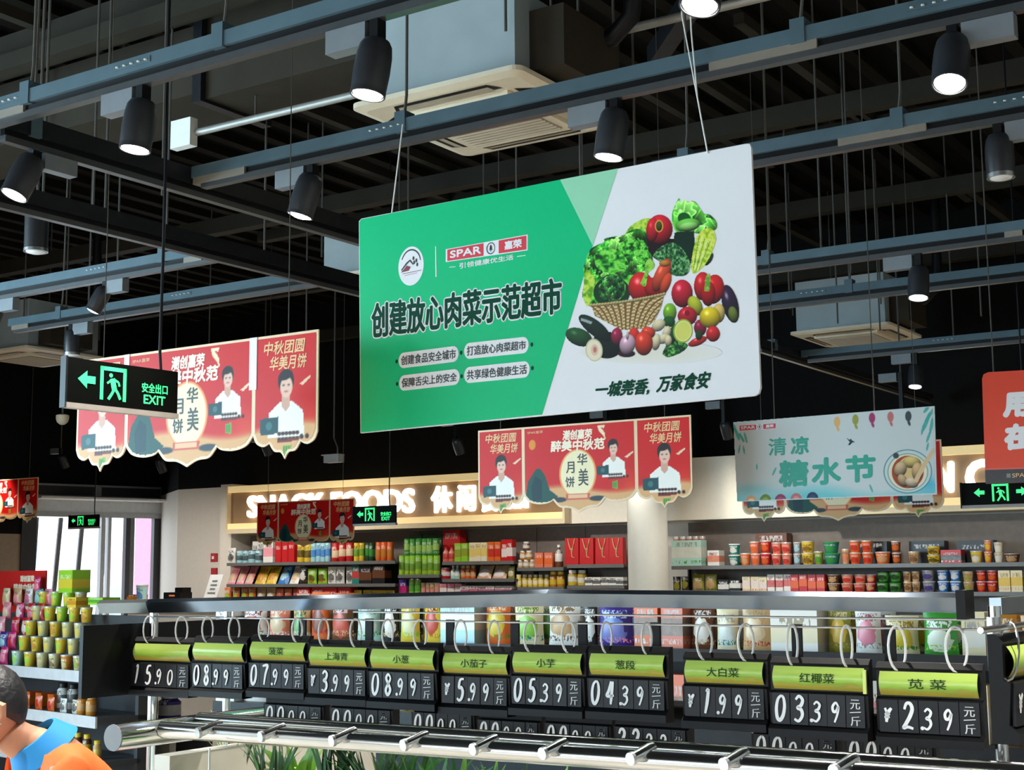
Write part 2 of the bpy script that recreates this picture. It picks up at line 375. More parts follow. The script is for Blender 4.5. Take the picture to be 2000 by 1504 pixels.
# deck ribs, steel joists and purlins under the ceiling
rm = MB().box(-.05, .05, -7.9, 14.4, ZC-.07, ZC).mesh('deck_rib', M_rib)
for k in range(64):
    x = -16.6+k*.34
    o = bpy.data.objects.new('deck_rib', rm); COL.objects.link(o); o.parent = ceiling; o.location = (x, 0, 0)
    if x < CW[0]+.1: o.scale = (1, .82, 1)
M_joist = mat('joist_paint_brown_grey', (.028, .025, .019), .6, var=.15, scale=3, spec=.1)
def joist(a, b, wd, ht, m=M_joist, name='joist'):
    a = Vector(a); b = Vector(b); d = (b-a).normalized(); s = d.cross(Vector((0, 0, 1))).normalized()*(wd/2); u = Vector((0, 0, ht))
    mb = MB(); q = [a-s, a+s, b+s, b-s]
    mb.add(q+[p+u for p in q], [(0,3,2,1),(4,5,6,7),(0,1,5,4),(1,2,6,5),(2,3,7,6),(3,0,4,7)]); return mb.build(name, m, ceiling)
for y, z in ((9.19, 5.0), (11.72, 5.0), (4.4, 5.2), (13.9, 4.9)): joist((-16.5, y, z), (5.9, y, z), .12, .14)
for (x0, y0), (x1, y1) in (((1520, 105), (1700, 208)), ((1720, 265), (1895, 372)), ((1905, 385), (1990, 432)), ((1490, 425), (1600, 480)), ((1310, 215), (1500, 300)), ((1360, 160), (1470, 215)),
                           ((860, 330), (1000, 372)), ((700, 330), (830, 372)), ((0, 30), (185, 100)), ((560, 205), (700, 262))):
    a = onZ(x0, y0, 5.15); b = onZ(x1, y1, 5.15); joist((a.x, a.y-.6, 5.15), (a.x, b.y+.4, 5.15), .07, .07, name='purlin')
for (xa_, ya_, zz_, wd_, ht_) in ((150, 100, 5.0, .16, .2), (330, 45, 4.9, .1, .1), (1300, 330, 5.1, .1, .1)):
    q = onZ(xa_, ya_, zz_); joist((-9.5, q.y, zz_), (3, q.y, zz_), wd_, ht_)
qa, qb = onZ(1280, 130, 4.9), onZ(1345, 40, 4.9); joist(qa, (qb.x+.25, qb.y-.3, 4.9), .1, .12, M_black, 'brace')
for px, py in ((190, 150), (215, 100), (95, 90), (325, 60), (1595, 250), (1650, 330), (1628, 420), (1535, 380), (1905, 400), (1853, 470), (1710, 440), (180, 380), (235, 330), (345, 620), (410, 590), (600, 470), (520, 250), (1130, 90), (1235, 60)):
    p = onZ(px, py, 4.6); MB().tube([(p.x, p.y, 3.75), (p.x, p.y, ZC)], .007, 6).build('suspension_rod', M_rod, ceiling)

# ducts, pipe and box
DZ = 4.7
dct = thing('air_duct', 'dark sheet metal air duct running under the deck beside the blue-grey air unit casing', 'duct', (-6.5, 5.95, DZ))
MB().box(-3.6, .75, -.24, .28, 0, .42).build('duct_body', M_duct, dct)
MB().box(.62, 2.3, -.26, .16, -.06, .48).build('wide_section', M_duct, dct)
MB().box(.55, .62, -.3, .3, -.08, .5).build('flange', M_black, dct)
for x in (-2.6, -.8, 1.6): MB().tube([(x, -.3, .0), (x, -.3, ZC-DZ)], .008, 6).build('hanger_rod', M_rod, dct)
pp = thing('sprinkler_pipe', 'grey sprinkler pipe with green valve behind the hanging air unit', 'pipe', (-6.2, 5.8, 4.5))
MB().tube([(0, 0, 0), (5.4, .08, 0)], .022, 10).build('pipe', mat('pipe_grey', (.33, .32, .29), .45, .3), pp, True)
vx = onY(830, 143, 5.82).x+6.2
MB().tube([(vx-.09, .01, 0), (vx+.09, .01, 0)], .04, 10).tube([(vx, .01, 0), (vx, .01, .08)], .02, 8).build('valve', mat('valve_green', (.03, .2, .14), .4), pp, True)
MB().cbox((.05, -.02, .0), (.17, .06, .17)).build('junction_box', M_white, pp)
MB().tube([(.6, .015, .02), (.6, .015, DZ-.0615-4.5)], .006, 6).build('hanger_rod', M_rod, pp)
for x in (2.6, 4.2): MB().tube([(x, .045, .02), (x, .045, ZC-4.5)], .006, 6).build('hanger_rod', M_rod, pp)

# ------------------------------------------------------------------ lighting bars with track
ZT = 3.63
M_track = mat('track_rail_dark', (.07, .075, .08), .3, .3); M_cover = mat('tan_cover_plate', (.20, .175, .14), .5)
def bar(name, label, axis, c, t0, t1, hangers=(), screws=(), covers=(), hgt=.05, group=None, ztop=None):
    L = t1-t0
    root = thing(name, label, 'lighting bar', (t0, c, ZT) if axis == 'x' else (c, t0, ZT), 0 if axis == 'x' else math.pi/2, group)
    MB().box(0, L, -.027, .027, -hgt, 0).build('bar', M_bar if axis == 'x' else M_black, root)
    MB().box(.05, L-.05, -.012, .012, -hgt-.025, -hgt).build('slot', M_darkp, root)
    MB().box(.05, L-.05, -.018, .018, -hgt-.05, -hgt-.025).build('track', M_track, root)
    for h in hangers:
        x = h-t0
        MB().box(x-.025, x+.025, -.032, .032, -hgt-.004, .03).build('hanger_bracket', M_bar, root)
        MB().tube([(x, 0, .02), (x+.01, 0, .1), (x+.02, 0, (ztop or ZC)-ZT)], .006, 6).build('hanger_rod', M_rod, root)
    for h in screws:
        x = h-t0; mb = MB().box(x-.09, x+.09, -.03, -.026, -.034, -.012)
        sp = mb.build('splice_plate', M_bar, root); m2 = MB()
        for k in range(5): m2.lathe([(.006, 0), (.006, .004)], 8, (x-.07+k*.035, -.031, -.025))
        m2.build('screw_row', M_white, sp)
    for h0, h1 in covers:
        MB().box(h0-t0, h1-t0, -.024, .024, -hgt-.03, -hgt+.001).build('cover_plate', M_cover, root)
    return root
X_ = lambda px, py, Y: onY(px, py, Y).x
bar('lighting_bar', 'bluish grey lighting bar whose spotlight hangs in front of the air unit casing', 'x', 3.19, -6.4, 2.5, hangers=(X_(437, 80, 3.19), -.2, X_(60, 200, 3.19)), screws=(X_(270, 130, 3.19), X_(20, 205, 3.19)), covers=((X_(0, 230, 3.19), X_(55, 230, 3.19)),))
bar('lighting_bar', 'lighting bar that the green and white vegetable sign hangs from', 'x', 4.23, -4.42, 3.0, hangers=(X_(790, 235, 4.23), X_(1563, 50, 4.23)), screws=(X_(760, 245, 4.23), X_(1830, 5, 4.23)), covers=((X_(385, 340, 4.23), X_(485, 320, 4.23)), (X_(1390, 120, 4.23), X_(1600, 80, 4.23))))
bar('lighting_bar', 'lighting bar with a pale cover plate and a dark unlit spotlight behind the vegetable sign', 'x', 5.30, -2.75, 3.0, hangers=(X_(1755, 220, 5.3), -2.6), screws=(X_(1985, 190, 5.3),), covers=((X_(1640, 270, 5.3), X_(1812, 240, 5.3)),))
bar('lighting_bar', 'lighting bar with one spotlight above the exit sign and the red banner', 'x', 5.30, -9.0, -5.32, hangers=(-8.8, X_(322, 500, 5.3)), screws=(X_(195, 520, 5.3),), covers=((X_(365, 500, 5.3), X_(400, 495, 5.3)),))
bar('lighting_bar', 'short lighting bar with an unlit lamp above the red banner by the exit sign', 'x', 6.1, onY(22, 630, 6.1).x, -5.32, hangers=(X_(120, 610, 6.1),), screws=(X_(360, 570, 6.1),), covers=((X_(28, 640, 6.1), X_(60, 632, 6.1)),), ztop=DZ-.001)
bar('lighting_bar', 'dark lighting bar with one lit spotlight above the air conditioner by the teal banner', 'x', 7.3, -4.41, 2.0, hangers=(X_(1500, 525, 7.3),), covers=((X_(1965, 480, 7.3), X_(2000, 474, 7.3)),))
bar('lighting_bar', 'dark lighting bar running close in front of the air conditioner casing above the teal banner', 'x', 8.35, -4.41, 2.0, hangers=(X_(1660, 560, 8.35),), screws=(X_(1590, 585, 8.35),))
bar('lighting_bar', 'far lighting bar below the air conditioner panel with spotlight over the teal banner', 'x', 10.7, -4.26, 2.0, hangers=(-1.0,), screws=(X_(1845, 690, 10.7),))
bar('cross_bar', 'long black cross bar meeting the end of the bar that holds the vegetable sign', 'y', -4.45, 3.22, 9.0, hangers=(3.4, 6.8), hgt=.07)
bar('cross_bar', 'long black cross bar above the red banner beside the big exit sign', 'y', -5.29, 3.222, 11.0, hangers=(3.5, 9), hgt=.07)
bar('cross_bar', 'thin cross bar running towards the far wall under the air conditioner by the teal banner', 'y', -4.3, 9.9, 14.2, hangers=(10.2,), hgt=.05)

# ------------------------------------------------------------------ spotlights
M_hous = mat('spotlight_housing_black', (.024, .026, .031), .34, var=.1)
M_off = mat('unlit_lamp_lens', (.75, .78, .8), .35, var=.02)
def spot(px, py, Y, label, lit=True, tilt=(0, 0), along='x', X=None, scale=1.0, power=1.0, box_side=-1, cyl=False, pend=0, drop=False, cone=84, name='track_spotlight'):
    c = onY(px, py, Y) if X is None else onX(px, py, X)
    root = thing(name, label, 'spotlight', c); s = scale if drop else min(scale, (ZT-.142-c.z)/.166); R = .052*s; Hh = .17*s; top = max(ZT-.14-c.z, Hh-.006)
    pv = Vector((0, 0, Hh+.01)); tx, ty = tilt
    T = Matrix.Translation(pv) @ Matrix.Rotation(math.radians(tx), 4, 'X') @ Matrix.Rotation(math.radians(ty), 4, 'Y') @ Matrix.Translation(-pv)
    def tb(mb): mb.v = [tuple(T @ Vector(v)) for v in mb.v]; return mb
    prof = [(R*.99, 0), (R*1.03, .02*s), (R*1.07, .07*s), (R*1.04, .12*s), (R*.95, .15*s), (R*.78, .166*s), (R*.5, .172*s)] if not cyl else [(R, 0), (R, .02), (R*1.02, .16*s), (R*.98, .2*s)]
    tb(MB().lathe(prof, 24)).build('housing', M_hous, root, True)
    tb(MB().lathe([(.002, -.016*s), (R*.45, -.013*s), (R*.78, -.007*s), (R*.93, .004)], 24)).build('lens', M_lens if lit else M_off, root)
    tb(MB().lathe([(R*1.03, -.006), (R*1.03, .01), (R*.94, .01), (R*.94, -.006), (R*1.03, -.006)], 24, cap=False)).build('rim', M_steel if not lit else M_hous, root, True)
    MB().box(-.016, .016, -.02, .02, Hh-.01, top+.0395 if along == 'x' else top+.018).build('stem', M_darkp, root)
    if drop: MB().tube([(0, 0, top+.03), (0, 0, ZC-c.z)], .008, 6).build('hanger_rod', M_rod, root)
    if not pend:
        bx = (.03, .185) if box_side > 0 else (-.185, -.03)
        mb = MB().box(bx[0]*s, bx[1]*s, -.024, .024, top-.035, top+.0385-.001) if along == 'x' else MB().box(-.024, .024, .03*s, .185*s, top-.045, top+.018)
        mb.build('driver_box', mat('driver_box_grey', (.16, .18, .2), .45), root)
    if lit:
        d = T.to_3x3() @ Vector((0, 0, -1)); p = T @ Vector((0, 0, -.03))
        spot_lamp(p, d, SPOT_E*power, root, size=.045*s, angle=cone)
    return root
spot(737, 186, 3.19, 'black spotlight with lit lens hanging in front of the air unit casing', tilt=(-7, 6))
spot(277, 292, 3.19, 'black spotlight with lit lens beside the white pipe junction box', tilt=(-6, 4))
spot(1390, 22, 3.19, 'brightly glowing spotlight beside the top of the white sign cord', tilt=(-14, 4))
spot(65, 392, 3.0, 'lit spotlight on the black cross bar above a hanging dark cylinder lamp', along='y', X=-4.45, tilt=(-22, 8))
spot(610, 422, 4.23, 'lit spotlight just above the green corner of the vegetable sign', tilt=(-8, 14))
spot(1205, 306, 4.23, 'lit spotlight above the pale green wedge of the vegetable sign', tilt=(-5, 8))
spot(1868, 182, 4.23, 'lit spotlight on the vegetable sign bar beyond the white end of the sign', box_side=1, tilt=(-22, 0))
spot(70, 490, 4.6, 'unlit dark cylinder pendant lamp below the cross bar spotlight', lit=False, cyl=True, pend=1, name='pendant_lamp', scale=1.15, drop=True)
spot(1955, 345, 5.3, 'dark unlit spotlight on the bar with the pale cover plate', lit=False, box_side=1)
spot(207, 612, 5.3, 'small lit spotlight tilted over the hanging green exit sign', tilt=(-16, 24), box_side=1)
spot(-5, 648, 5.3, 'lit spotlight at the far end of the bar above the cream ceiling unit', tilt=(-10, 18), box_side=1)
spot(140, 692, 6.1, 'unlit spotlight hanging from the short bar by the cream ceiling unit', lit=False, box_side=1)
spot(1798, 584, 7.3, 'lit spotlight beside the air conditioner panel above the teal banner', tilt=(-12, 0))
spot(1791, 757, 10.7, 'small lit spotlight over the leafy end of the teal banner', power=1.3, tilt=(-14, 0))
for px, py, Y, lb in ((1185, 850, 12.6, 'added unseen downlight behind the red centre banner near the round column'), (1765, 870, 11.7, 'added unseen downlight behind the teal dessert banner'), (890, 888, 12.3, 'tiny lit far downlight over the red centre banner'), (308, 924, 12.0, 'tiny lit far downlight above the shop-front glazing'), (1415, 858, 12.6, 'tiny lit far downlight between the centre red banner and the teal banner'),  # the two hidden downlights are added to brighten the bulkhead and far wall
                      (515, 890, 12.4, 'tiny lit far downlight beside the bullet security camera'), (118, 915, 12.0, 'faint lit far downlight near the shop-front corner')):
    r = spot(px, py, Y, lb, power=.4 if px == 1185 else .65, tilt=(30, 0), drop=True, cone=125)

# ------------------------------------------------------------------ air conditioners
def aircon(x0, y0, label, z=4.03, casing=.42, pipes=True):
    s = .95; root = thing('air_conditioner', label, 'air conditioner', (x0+s/2, y0+s/2, z)); h = s/2
    m = MB(); pts = rrect(-h, -h, h, h, .05)
    n = len(pts); inner = [(x*.9, y*.9) for x, y in pts]
    m.add([(x, y, .035) for x, y in pts]+[(x, y, .012) for x, y in pts]+[(x, y, 0) for x, y in inner], [tuple(range(n))]+[(i, i+n, (i+1) % n+n, (i+1) % n) for i in range(n)]+[(i+n, i+2*n, (i+1) % n+2*n, (i+1) % n+n) for i in range(n)]+[tuple(range(3*n-1, 2*n-1, -1))])
    m.build('panel', M_cream, root)
    MB().box(-.42, .42, -.42, .42, .035, casing).build('casing', M_galv, root)
    MB().box(-.3, .3, -.3, .3, -.022, 0).build('grille_frame', M_cream, root)
    g = MB().box(-.25, .25, -.25, .25, -.026, -.021).build('grille', mat('grille_brown_beige', (.30, .24, .17), .6), root)  # grille backing, darker beige than the slats
    sm = MB().box(-.25, .25, -.006, .006, -.032, -.026).mesh('grille_slat', mat('grille_slat_beige', (.5, .42, .31), .5))
    for k in range(15):
        o = bpy.data.objects.new('grille_slat', sm); COL.objects.link(o); o.parent = g; o.location = (0, -.24+k*.0343, 0)
    for k in range(4):
        a = k*math.pi/2; R = Matrix.Rotation(a, 4, 'Z')
        mb = MB().add([tuple(R @ Vector(v)) for v in ((-.3, .335, -.002), (.3, .335, -.002), (.26, .41, -.002), (-.26, .41, -.002))], [(3, 2, 1, 0)])
        sl = mb.build('outlet', M_darkp, root)
        mb = MB().add([tuple(R @ Vector(v)) for v in ((-.27, .34, -.012), (.27, .34, -.012), (.25, .385, -.004), (-.25, .385, -.004))], [(3, 2, 1, 0), (0, 1, 2, 3)])
        mb.build('louvre', M_cream, sl)
        x, y = (R @ Vector((.46, .40, 0))).xy
        MB().tube([(x, y, .2), (x, y, ZC-z)], .007, 6).build('hanger_rod', M_rod, root)
    if pipes:
        MB().tube([(.42, .1, .3), (.62, .1, .3), (.72, .1, .38), (.75, .1, .6), (.76, .1, ZC-z)], .045, 10).build('refrigerant_pipe', M_darkp, root, True)
        MB().tube([(.42, -.05, .22), (.55, -.05, .22)], .02, 8).build('drain_pipe', M_white, root, True)
        MB().box(.421, .424, -.05, .1, .05, .16).build('rating_label', mat('yellow_label', (.6, .5, .05), .5), root)
        MB().box(.41, .6, -.3, .2, .06, .34).build('control_box', M_duct, root)
    return root
aircon(-4.16, 4.94, 'cream ceiling cassette air conditioner with blue-grey casing above the vegetable sign')
aircon(-4.98, 12.2, 'cream ceiling cassette air conditioner above the teal banner', casing=.5)
aircon(-12.1, 8.55, 'cream ceiling cassette air conditioner behind the hanging green exit sign', casing=.5)
aircon(-6.9, 7.8, 'cream ceiling air conditioner mostly hidden behind the vegetable sign', casing=.4, pipes=False)
p5 = onZ(40, 838, 4.03); aircon(p5.x-.95, min(p5.y-.5, 12.8), 'far cream ceiling air conditioner by the shop-front wall', pipes=False)

# ------------------------------------------------------------------ storefront and outside
a = Vector((*Q0, 0)); b = Vector((*Q1, 0)); sd = (b-a).normalized(); SL = (b-a).length; sn = Vector((sd.y, -sd.x, 0))
sroot_rz = math.atan2(sd.y, sd.x)
M_alu = mat('grey_aluminium_frame', (.42, .43, .44), .4, .4); M_dark = mat('dark_aluminium_frame', (.03, .03, .035), .4)
M_glass = bpy.data.materials.new('clear_glass'); M_glass.use_nodes = True; nt = M_glass.node_tree
tr = nt.nodes.new('ShaderNodeBsdfTransparent'); gl = nt.nodes.new('ShaderNodeBsdfGlossy'); gl.inputs['Roughness'].default_value = .02; mxs = nt.nodes.new('ShaderNodeMixShader'); mxs.inputs[0].default_value = .06
nt.links.new(tr.outputs[0], mxs.inputs[1]); nt.links.new(gl.outputs[0], mxs.inputs[2]); nt.links.new(mxs.outputs[0], nt.nodes['Material Output'].inputs[0])
def sz(py): d = ray(200, py); D = (a.x*RF.x+a.y*RF.y)+.7; return (CAM+d*D).z
sx = lambda px: max(0, (onP(px, 1100, a, sn)-a).dot(sd))
win = struct(thing('window_2', None, None, (a.x, a.y, 0), sroot_rz))
zt, z1, z2, z3, z4 = sz(946), sz(968), sz(976), sz(1000), sz(1010)
MB().box(0, SL, -.02, .1, z2, zt+.0).build('transom_frame', M_alu, win)
for q0, q1 in ((0, sx(182)), (sx(187), sx(311))): MB().box(q0+.05, q1-.02, -.03, -.021, z1, sz(950)).build('transom_pane', M_dark, win)
MB().box(0, SL, -.02, .1, zt, ZC).build('head_panel', M_wallb, win)
MB().box(0, SL, -.5, .1, sz(978), sz(974)).build('soffit_lip', M_white, win)
MB().box(0, SL, -.05, .12, z3, z2).build('blind_box', mat('pale_grey_panel', (.62, .64, .66), .5), win)
MB().box(0, SL, -.07, .1, z4, z3).build('door_header', M_alu, win)
for q, wd, m in ((52, .22, M_dark), (197, .06, M_alu), (210, .05, M_alu), (250, .14, M_dark), (254, .06, M_alu), (306, .16, M_dark)):
    x = sx(q); MB().box(x-wd/2, x+wd/2, -.05, .05, 0, z4).build('door_frame', m, win)
for q0, q1 in ((86, 76), (134, 116), (177, 160), (226, 205)):
    x0, x1 = sx(q0), sx(q1); mb = MB(); t = .03
    mb.add([(x1-t, .3, .6), (x1+t, .3, .6), (x1+t, .34, .6), (x1-t, .34, .6), (x0-t, .3, z4), (x0+t, .3, z4), (x0+t, .34, z4), (x0-t, .34, z4)], [(0,3,2,1),(4,5,6,7),(0,1,5,4),(1,2,6,5),(2,3,7,6),(3,0,4,7)])
    mb.build('leaning_mullion', M_dark, win)
for q0, q1 in ((60, 195), (212, 247), (258, 303)): MB().box(sx(q0), sx(q1), 0, .012, .05, z4).build('pane', M_glass, win)
ground = slab('floor_outside', [(-60, 5), (-10, 15.2), (-10, 60), (-60, 60)], -.25, -.12, mat('pale_paving', (.75, .76, .76), .7)); 
def outb(px0, px1, D, z1, m, label, stripes=0, z0=-.12):
    p = fl(px0, D); q = fl(px1, D); L = math.hypot(q[0]-p[0], q[1]-p[1])
    r = thing('building', label, 'building', (p[0], p[1], z0), YAW)
    MB().box(0, L, 0, 4, 0, z1-z0).build('wall', m, r)
    for k in range(stripes):
        for j in range(max(1, int(L/1.6))):
            f = MB().box(.35+j*1.6, 1.4+j*1.6, -.06, 0, .8+k*1.5, 1.7+k*1.5).build('window', mat('pale_blue_window', (.45, .62, .7), .3), r)
    return r
outb(20, 215, 46, 3.6, mat('white_render', (.85, .88, .9), .7), 'white two-storey building seen through the shop-front glass', 2)
outb(215, 262, 40, 2.6, mat('pink_hoarding', (.9, .5, .55), .6), 'low pale pink hoarding outside beside the door frame')
outb(262, 330, 30, 6.5, mat('pink_cladding', (.85, .28, .42), .6), 'bright pink clad building outside the narrow door pane')
outb(212, 250, 34, 1.6, mat('teal_hoarding', (.45, .8, .78), .6), 'low teal panel outside below the pink hoarding')
# white notice sheet on the return wall

# ================================================================== hanging vegetable sign
class Plane:      # a flat sign facing -y at depth Y; turns photo pixels into its own x,z
    def __init__(s, Y, ref): s.Y = Y; p = onY(*ref, Y); s.o = p; s.loc = (p.x, Y, p.z)
    def __call__(s, px, py): p = onY(px, py, s.Y); return (p.x-s.o.x, p.z-s.o.z)
    def P(s, *pts): return [s(*p) for p in pts]
M_green = mat('sign_green_print', rgb(0, 180, 118), .4, var=.015, scale=3, spec=.2)
M_pale = mat('sign_pale_green_print', rgb(146, 206, 172), .42, var=.01, spec=.2)
M_dgreen = mat('sign_dark_green_print', rgb(0, 62, 42), .5, var=.02, spec=.1)
M_sw = mat('sign_white_print', rgb(226, 224, 228), .42, var=.008, spec=.25)
M_red = mat('logo_red_print', rgb(205, 30, 48), .45, var=.02)
M_dk = mat('print_near_black', (.02, .025, .025), .5)
V = Plane(4.17, (704, 846))
sg = thing('hanging_sign', 'large rectangular green and white sign with a picture of vegetables', 'sign', V.loc)
edge = V.P((704, 846), (1455, 775))+V.P((1474, 773), (1482, 768), (1485, 757))+V.P((1467, 288), (1464, 281), (1456, 281), (706, 427), (701, 432))
MB().prismY(edge, 0, .012).build('board', M_sw, sg)
decal(V.P((705, 845), (1059, 810), (1158, 480), (1094, 351), (706, 428), (702, 433)), -.0006, M_green, sg, 'green_field')
decal(V.P((1158, 480), (1207, 329), (1094, 351)), -.0006, M_pale, sg, 'pale_green_wedge')
qd = lambda pl, tl, tr, br, bl: (pl(*bl), pl(*br), pl(*tr), pl(*tl))
hq = qd(V, (727, 594), (1096, 543), (1096, 611), (727, 660))
lettering('创建放心肉菜示范超市', None, -.0012, M_sw, sg, bold=.0085, quad=hq, name='headline_outline')
lettering('创建放心肉菜示范超市', None, -.0020, M_dgreen, sg, bold=.0035, quad=hq, name='headline')
for s, (xa, ya0, ya1), (xb, yb0, yb1) in (('创建食品安全城市', (779, 690, 720), (896, 675, 706)), ('打造放心肉菜超市', (907, 671, 702), (1033, 658, 688)),
                                         ('保障舌尖上的安全', (780, 734, 764), (898, 721, 750)), ('共享绿色健康生活', (907, 718, 749), (1035, 705, 736))):
    A = V(xa, ya1); B = V(xb, yb1); C = V(xb, yb0); D = V(xa, ya0); r = (D[1]-A[1])/2; pts = []
    ca = (A[0]+r*.8, (A[1]+D[1])/2); cb = (B[0]-r*.8, (B[1]+C[1])/2)
    pts += [(cb[0]+r*.8*math.cos(math.radians(t)), cb[1]+r*math.sin(math.radians(t))) for t in range(-90, 91, 18)]
    pts += [(ca[0]+r*.8*math.cos(math.radians(t)), ca[1]+r*math.sin(math.radians(t))) for t in range(90, 271, 18)]
    pl = decal(pts, -.0012, M_sw, sg, 'slogan_pill')
    ix = .045*(B[0]-A[0]); h = (D[1]-A[1])*.2
    lettering(s, None, -.0020, M_dk, pl, bold=.0007, quad=((A[0]+ix, A[1]+h), (B[0]-ix, B[1]+h), (C[0]-ix, C[1]-h), (D[0]+ix, D[1]-h)), name='slogan')
for px, py in ((775, 706), (901, 689), (1039, 673), (776, 750), (902, 735), (1040, 719)): c = V(px, py); decal(ellipse(*c, .006, .008, 10), -.0012, M_dgreen, sg, 'bullet_dot')
c = V(803, 519.6); lg = decal(ellipse(*c, .06, .075, 32), -.0012, M_sw, sg, 'round_emblem')
M_mar = mat('emblem_maroon', rgb(120, 30, 50), .5)
mb = MB(); ribbon(mb, [(c[0]+.045*math.cos(t), c[1]+.012+.05*math.sin(t)) for t in np.linspace(2.8, .1, 14)], .005, -.0018)
ribbon(mb, [(c[0]-.045, c[1]-.012), (c[0]-.02, c[1]+.012), (c[0]-.004, c[1]+.022), (c[0]+.012, c[1]+.004)], .007, -.0018)
for dx, dz in ((.012, .028), (.016, .012), (.026, .018), (.03, .002)): mb.flatY(ellipse(c[0]+dx, c[1]+dz, .005, .008, 8), -.0018)
mb.build('emblem_arch', M_dk, lg)
mb = MB(); mb.flatY([(c[0]-.048, c[1]-.02), (c[0]-.01, c[1]-.017), (c[0]+.0, c[1]-.003), (c[0]-.02, c[1]+.004), (c[0]-.03, c[1]-.006)], -.0018); ribbon(mb, [(c[0]-.04, c[1]-.026), (c[0]+.05, c[1]-.022)], .003, -.0018); ribbon(mb, [(c[0]-.03, c[1]-.034), (c[0]+.03, c[1]-.03)], .002, -.0018)
mb.build('emblem_mark', M_mar, lg)
decal(V.P((851, 541), (853, 541), (852, 481), (850.5, 481)), -.0012, M_sw, sg, 'divider_line')
def spar(pl, tl, tr, br, bl, parent, y=-.0012, under=True):
    q = qd(pl, tl, tr, br, bl)
    def at(a_, b_): bl_, br_, tr_, tl_ = q; return ((1-a_)*(1-b_)*bl_[0]+a_*(1-b_)*br_[0]+a_*b_*tr_[0]+(1-a_)*b_*tl_[0], (1-a_)*(1-b_)*bl_[1]+a_*(1-b_)*br_[1]+a_*b_*tr_[1]+(1-a_)*b_*tl_[1])
    lo = decal([at(0, 0), at(1, 0), at(1, 1), at(0, 1)], y, M_sw, parent, 'logo_plate')
    for a0, a1, s, m0, m1 in ((.02, .47, 'SPAR', .06, .44), (.655, .985, '嘉荣', .73, .93)):
        f = decal([at(a0, .06), at(a1, .06), at(a1, .94), at(a0, .94)], y-.0006, M_red, lo, 'logo_field')
        lettering(s, None, y-.0012, M_sw, lo, bold=(q[1][0]-q[0][0])*.004, quad=(at(m0, .26), at(m1, .26), at(m1, .78), at(m0, .78)), name='logo_lettering')
    ce = at(.56, .5); R = (q[3][1]-q[0][1])*.42; mb = MB(); ribbon(mb, ellipse(*ce, R*.85, R, 24)+[(ce[0]+R*.85, ce[1])], R*.16, y-.0008)
    for k in range(3): mb.flatY([(ce[0]-R*.42+k*R*.06, ce[1]-R*.35+k*R*.28), (ce[0]+R*.42-k*R*.06, ce[1]-R*.35+k*R*.28), (ce[0], ce[1]+R*.15+k*R*.28)], y-.0009)
    mb.flatY([(ce[0]-R*.06, ce[1]-R*.65), (ce[0]+R*.06, ce[1]-R*.65), (ce[0]+R*.06, ce[1]-R*.3), (ce[0]-R*.06, ce[1]-R*.3)], y-.0009)
    mb.build('fir_tree_mark', M_dk, lo); return lo
spar(V, (871, 487), (1031, 458), (1031, 489), (871, 512), sg)
lettering('引领健康优生活', None, -.0012, M_sw, sg, bold=.0005, quad=qd(V, (898, 514), (1003, 497), (1003, 507), (898, 525)), name='tagline')
for a_, b_ in (((878, 522), (890, 521)), ((1010, 501), (1027, 499))): mb = MB(); ribbon(mb, V.P(a_, b_), .003, -.0012); mb.build('tagline_dash', M_sw, sg)
lettering('一城莞香,', None, -.0012, M_dgreen, sg, bold=.002, quad=qd(V, (1168, 748), (1274, 739), (1266, 770), (1160, 777)), name='calligraphy')
lettering('万家食安', None, -.0012, M_dgreen, sg, bold=.002, quad=qd(V, (1290, 735), (1390, 725), (1382, 758), (1282, 766)), name='calligraphy')

# picture of vegetables printed on the sign
K = 4.178; cv = Canvas(400, 360, 0, 0, K); cv.c[:] = np.array([226, 224, 228])/255.
GR = [(8, 60, 22), (36, 125, 34), (84, 195, 52), (140, 222, 90), (70, 170, 46)]; YG = [(90, 150, 30), (150, 200, 50), (205, 220, 90), (140, 190, 50)]
DG = [(5, 30, 14), (15, 62, 26), (40, 105, 40), (120, 190, 90)]
E_ = cv.ell
def foliage(pts, n, rx, ry, cols, seed, up=(0, -1)):
    r = np.random.default_rng(seed); m = cv.pm(smoothpath(pts+[pts[0]], 5)); ys, xs = np.nonzero(m)
    if not len(ys): return
    pick = r.integers(0, len(ys), n); pick = pick[np.argsort(ys[pick])[::(-1 if seed % 2 else 1)]]
    for q in pick:
        cx, cy = cv.X[ys[q], xs[q]], cv.Y[ys[q], xs[q]]; rot = r.uniform(-50, 50); a_, b_ = rx*r.uniform(.6, 1.2), ry*r.uniform(.6, 1.2)
        u, v = cv.em(cx, cy, a_, b_, rot); d = np.sqrt(u*u+v*v)+.16*np.sin(np.arctan2(v, u)*9+r.uniform(0, 6)); k = np.clip((1-d)*min(a_, b_)/K+.5, 0, 1)*m
        c0 = np.array(cols[r.integers(0, len(cols))])/255.; sh = np.clip(.62-.55*v+.25*np.abs(u), .25, 1.25)[..., None]
        c = c0[None, None]*sh; c = np.where((np.abs(u) < .07)[..., None], np.minimum(1, c*1.35+.05), c); c = np.where(((d > .82) & (v < .2))[..., None], np.minimum(1, c*1.25+.04), c); cv.put(k, np.clip(c, 0, 1))
gm = np.exp(-(((cv.X-760)/620)**2*1.2+((cv.Y-1330)/95)**2)); cv.put(np.where(gm > .35, .75*gm, 0), np.array((218, 212, 192))/255.)
cv.a[:] = np.where(gm > .35, 1, 0)
cv.leaf([(540,370),(600,290),(720,232),(770,270),(740,400),(700,560),(560,520)], YG, 40, 11)
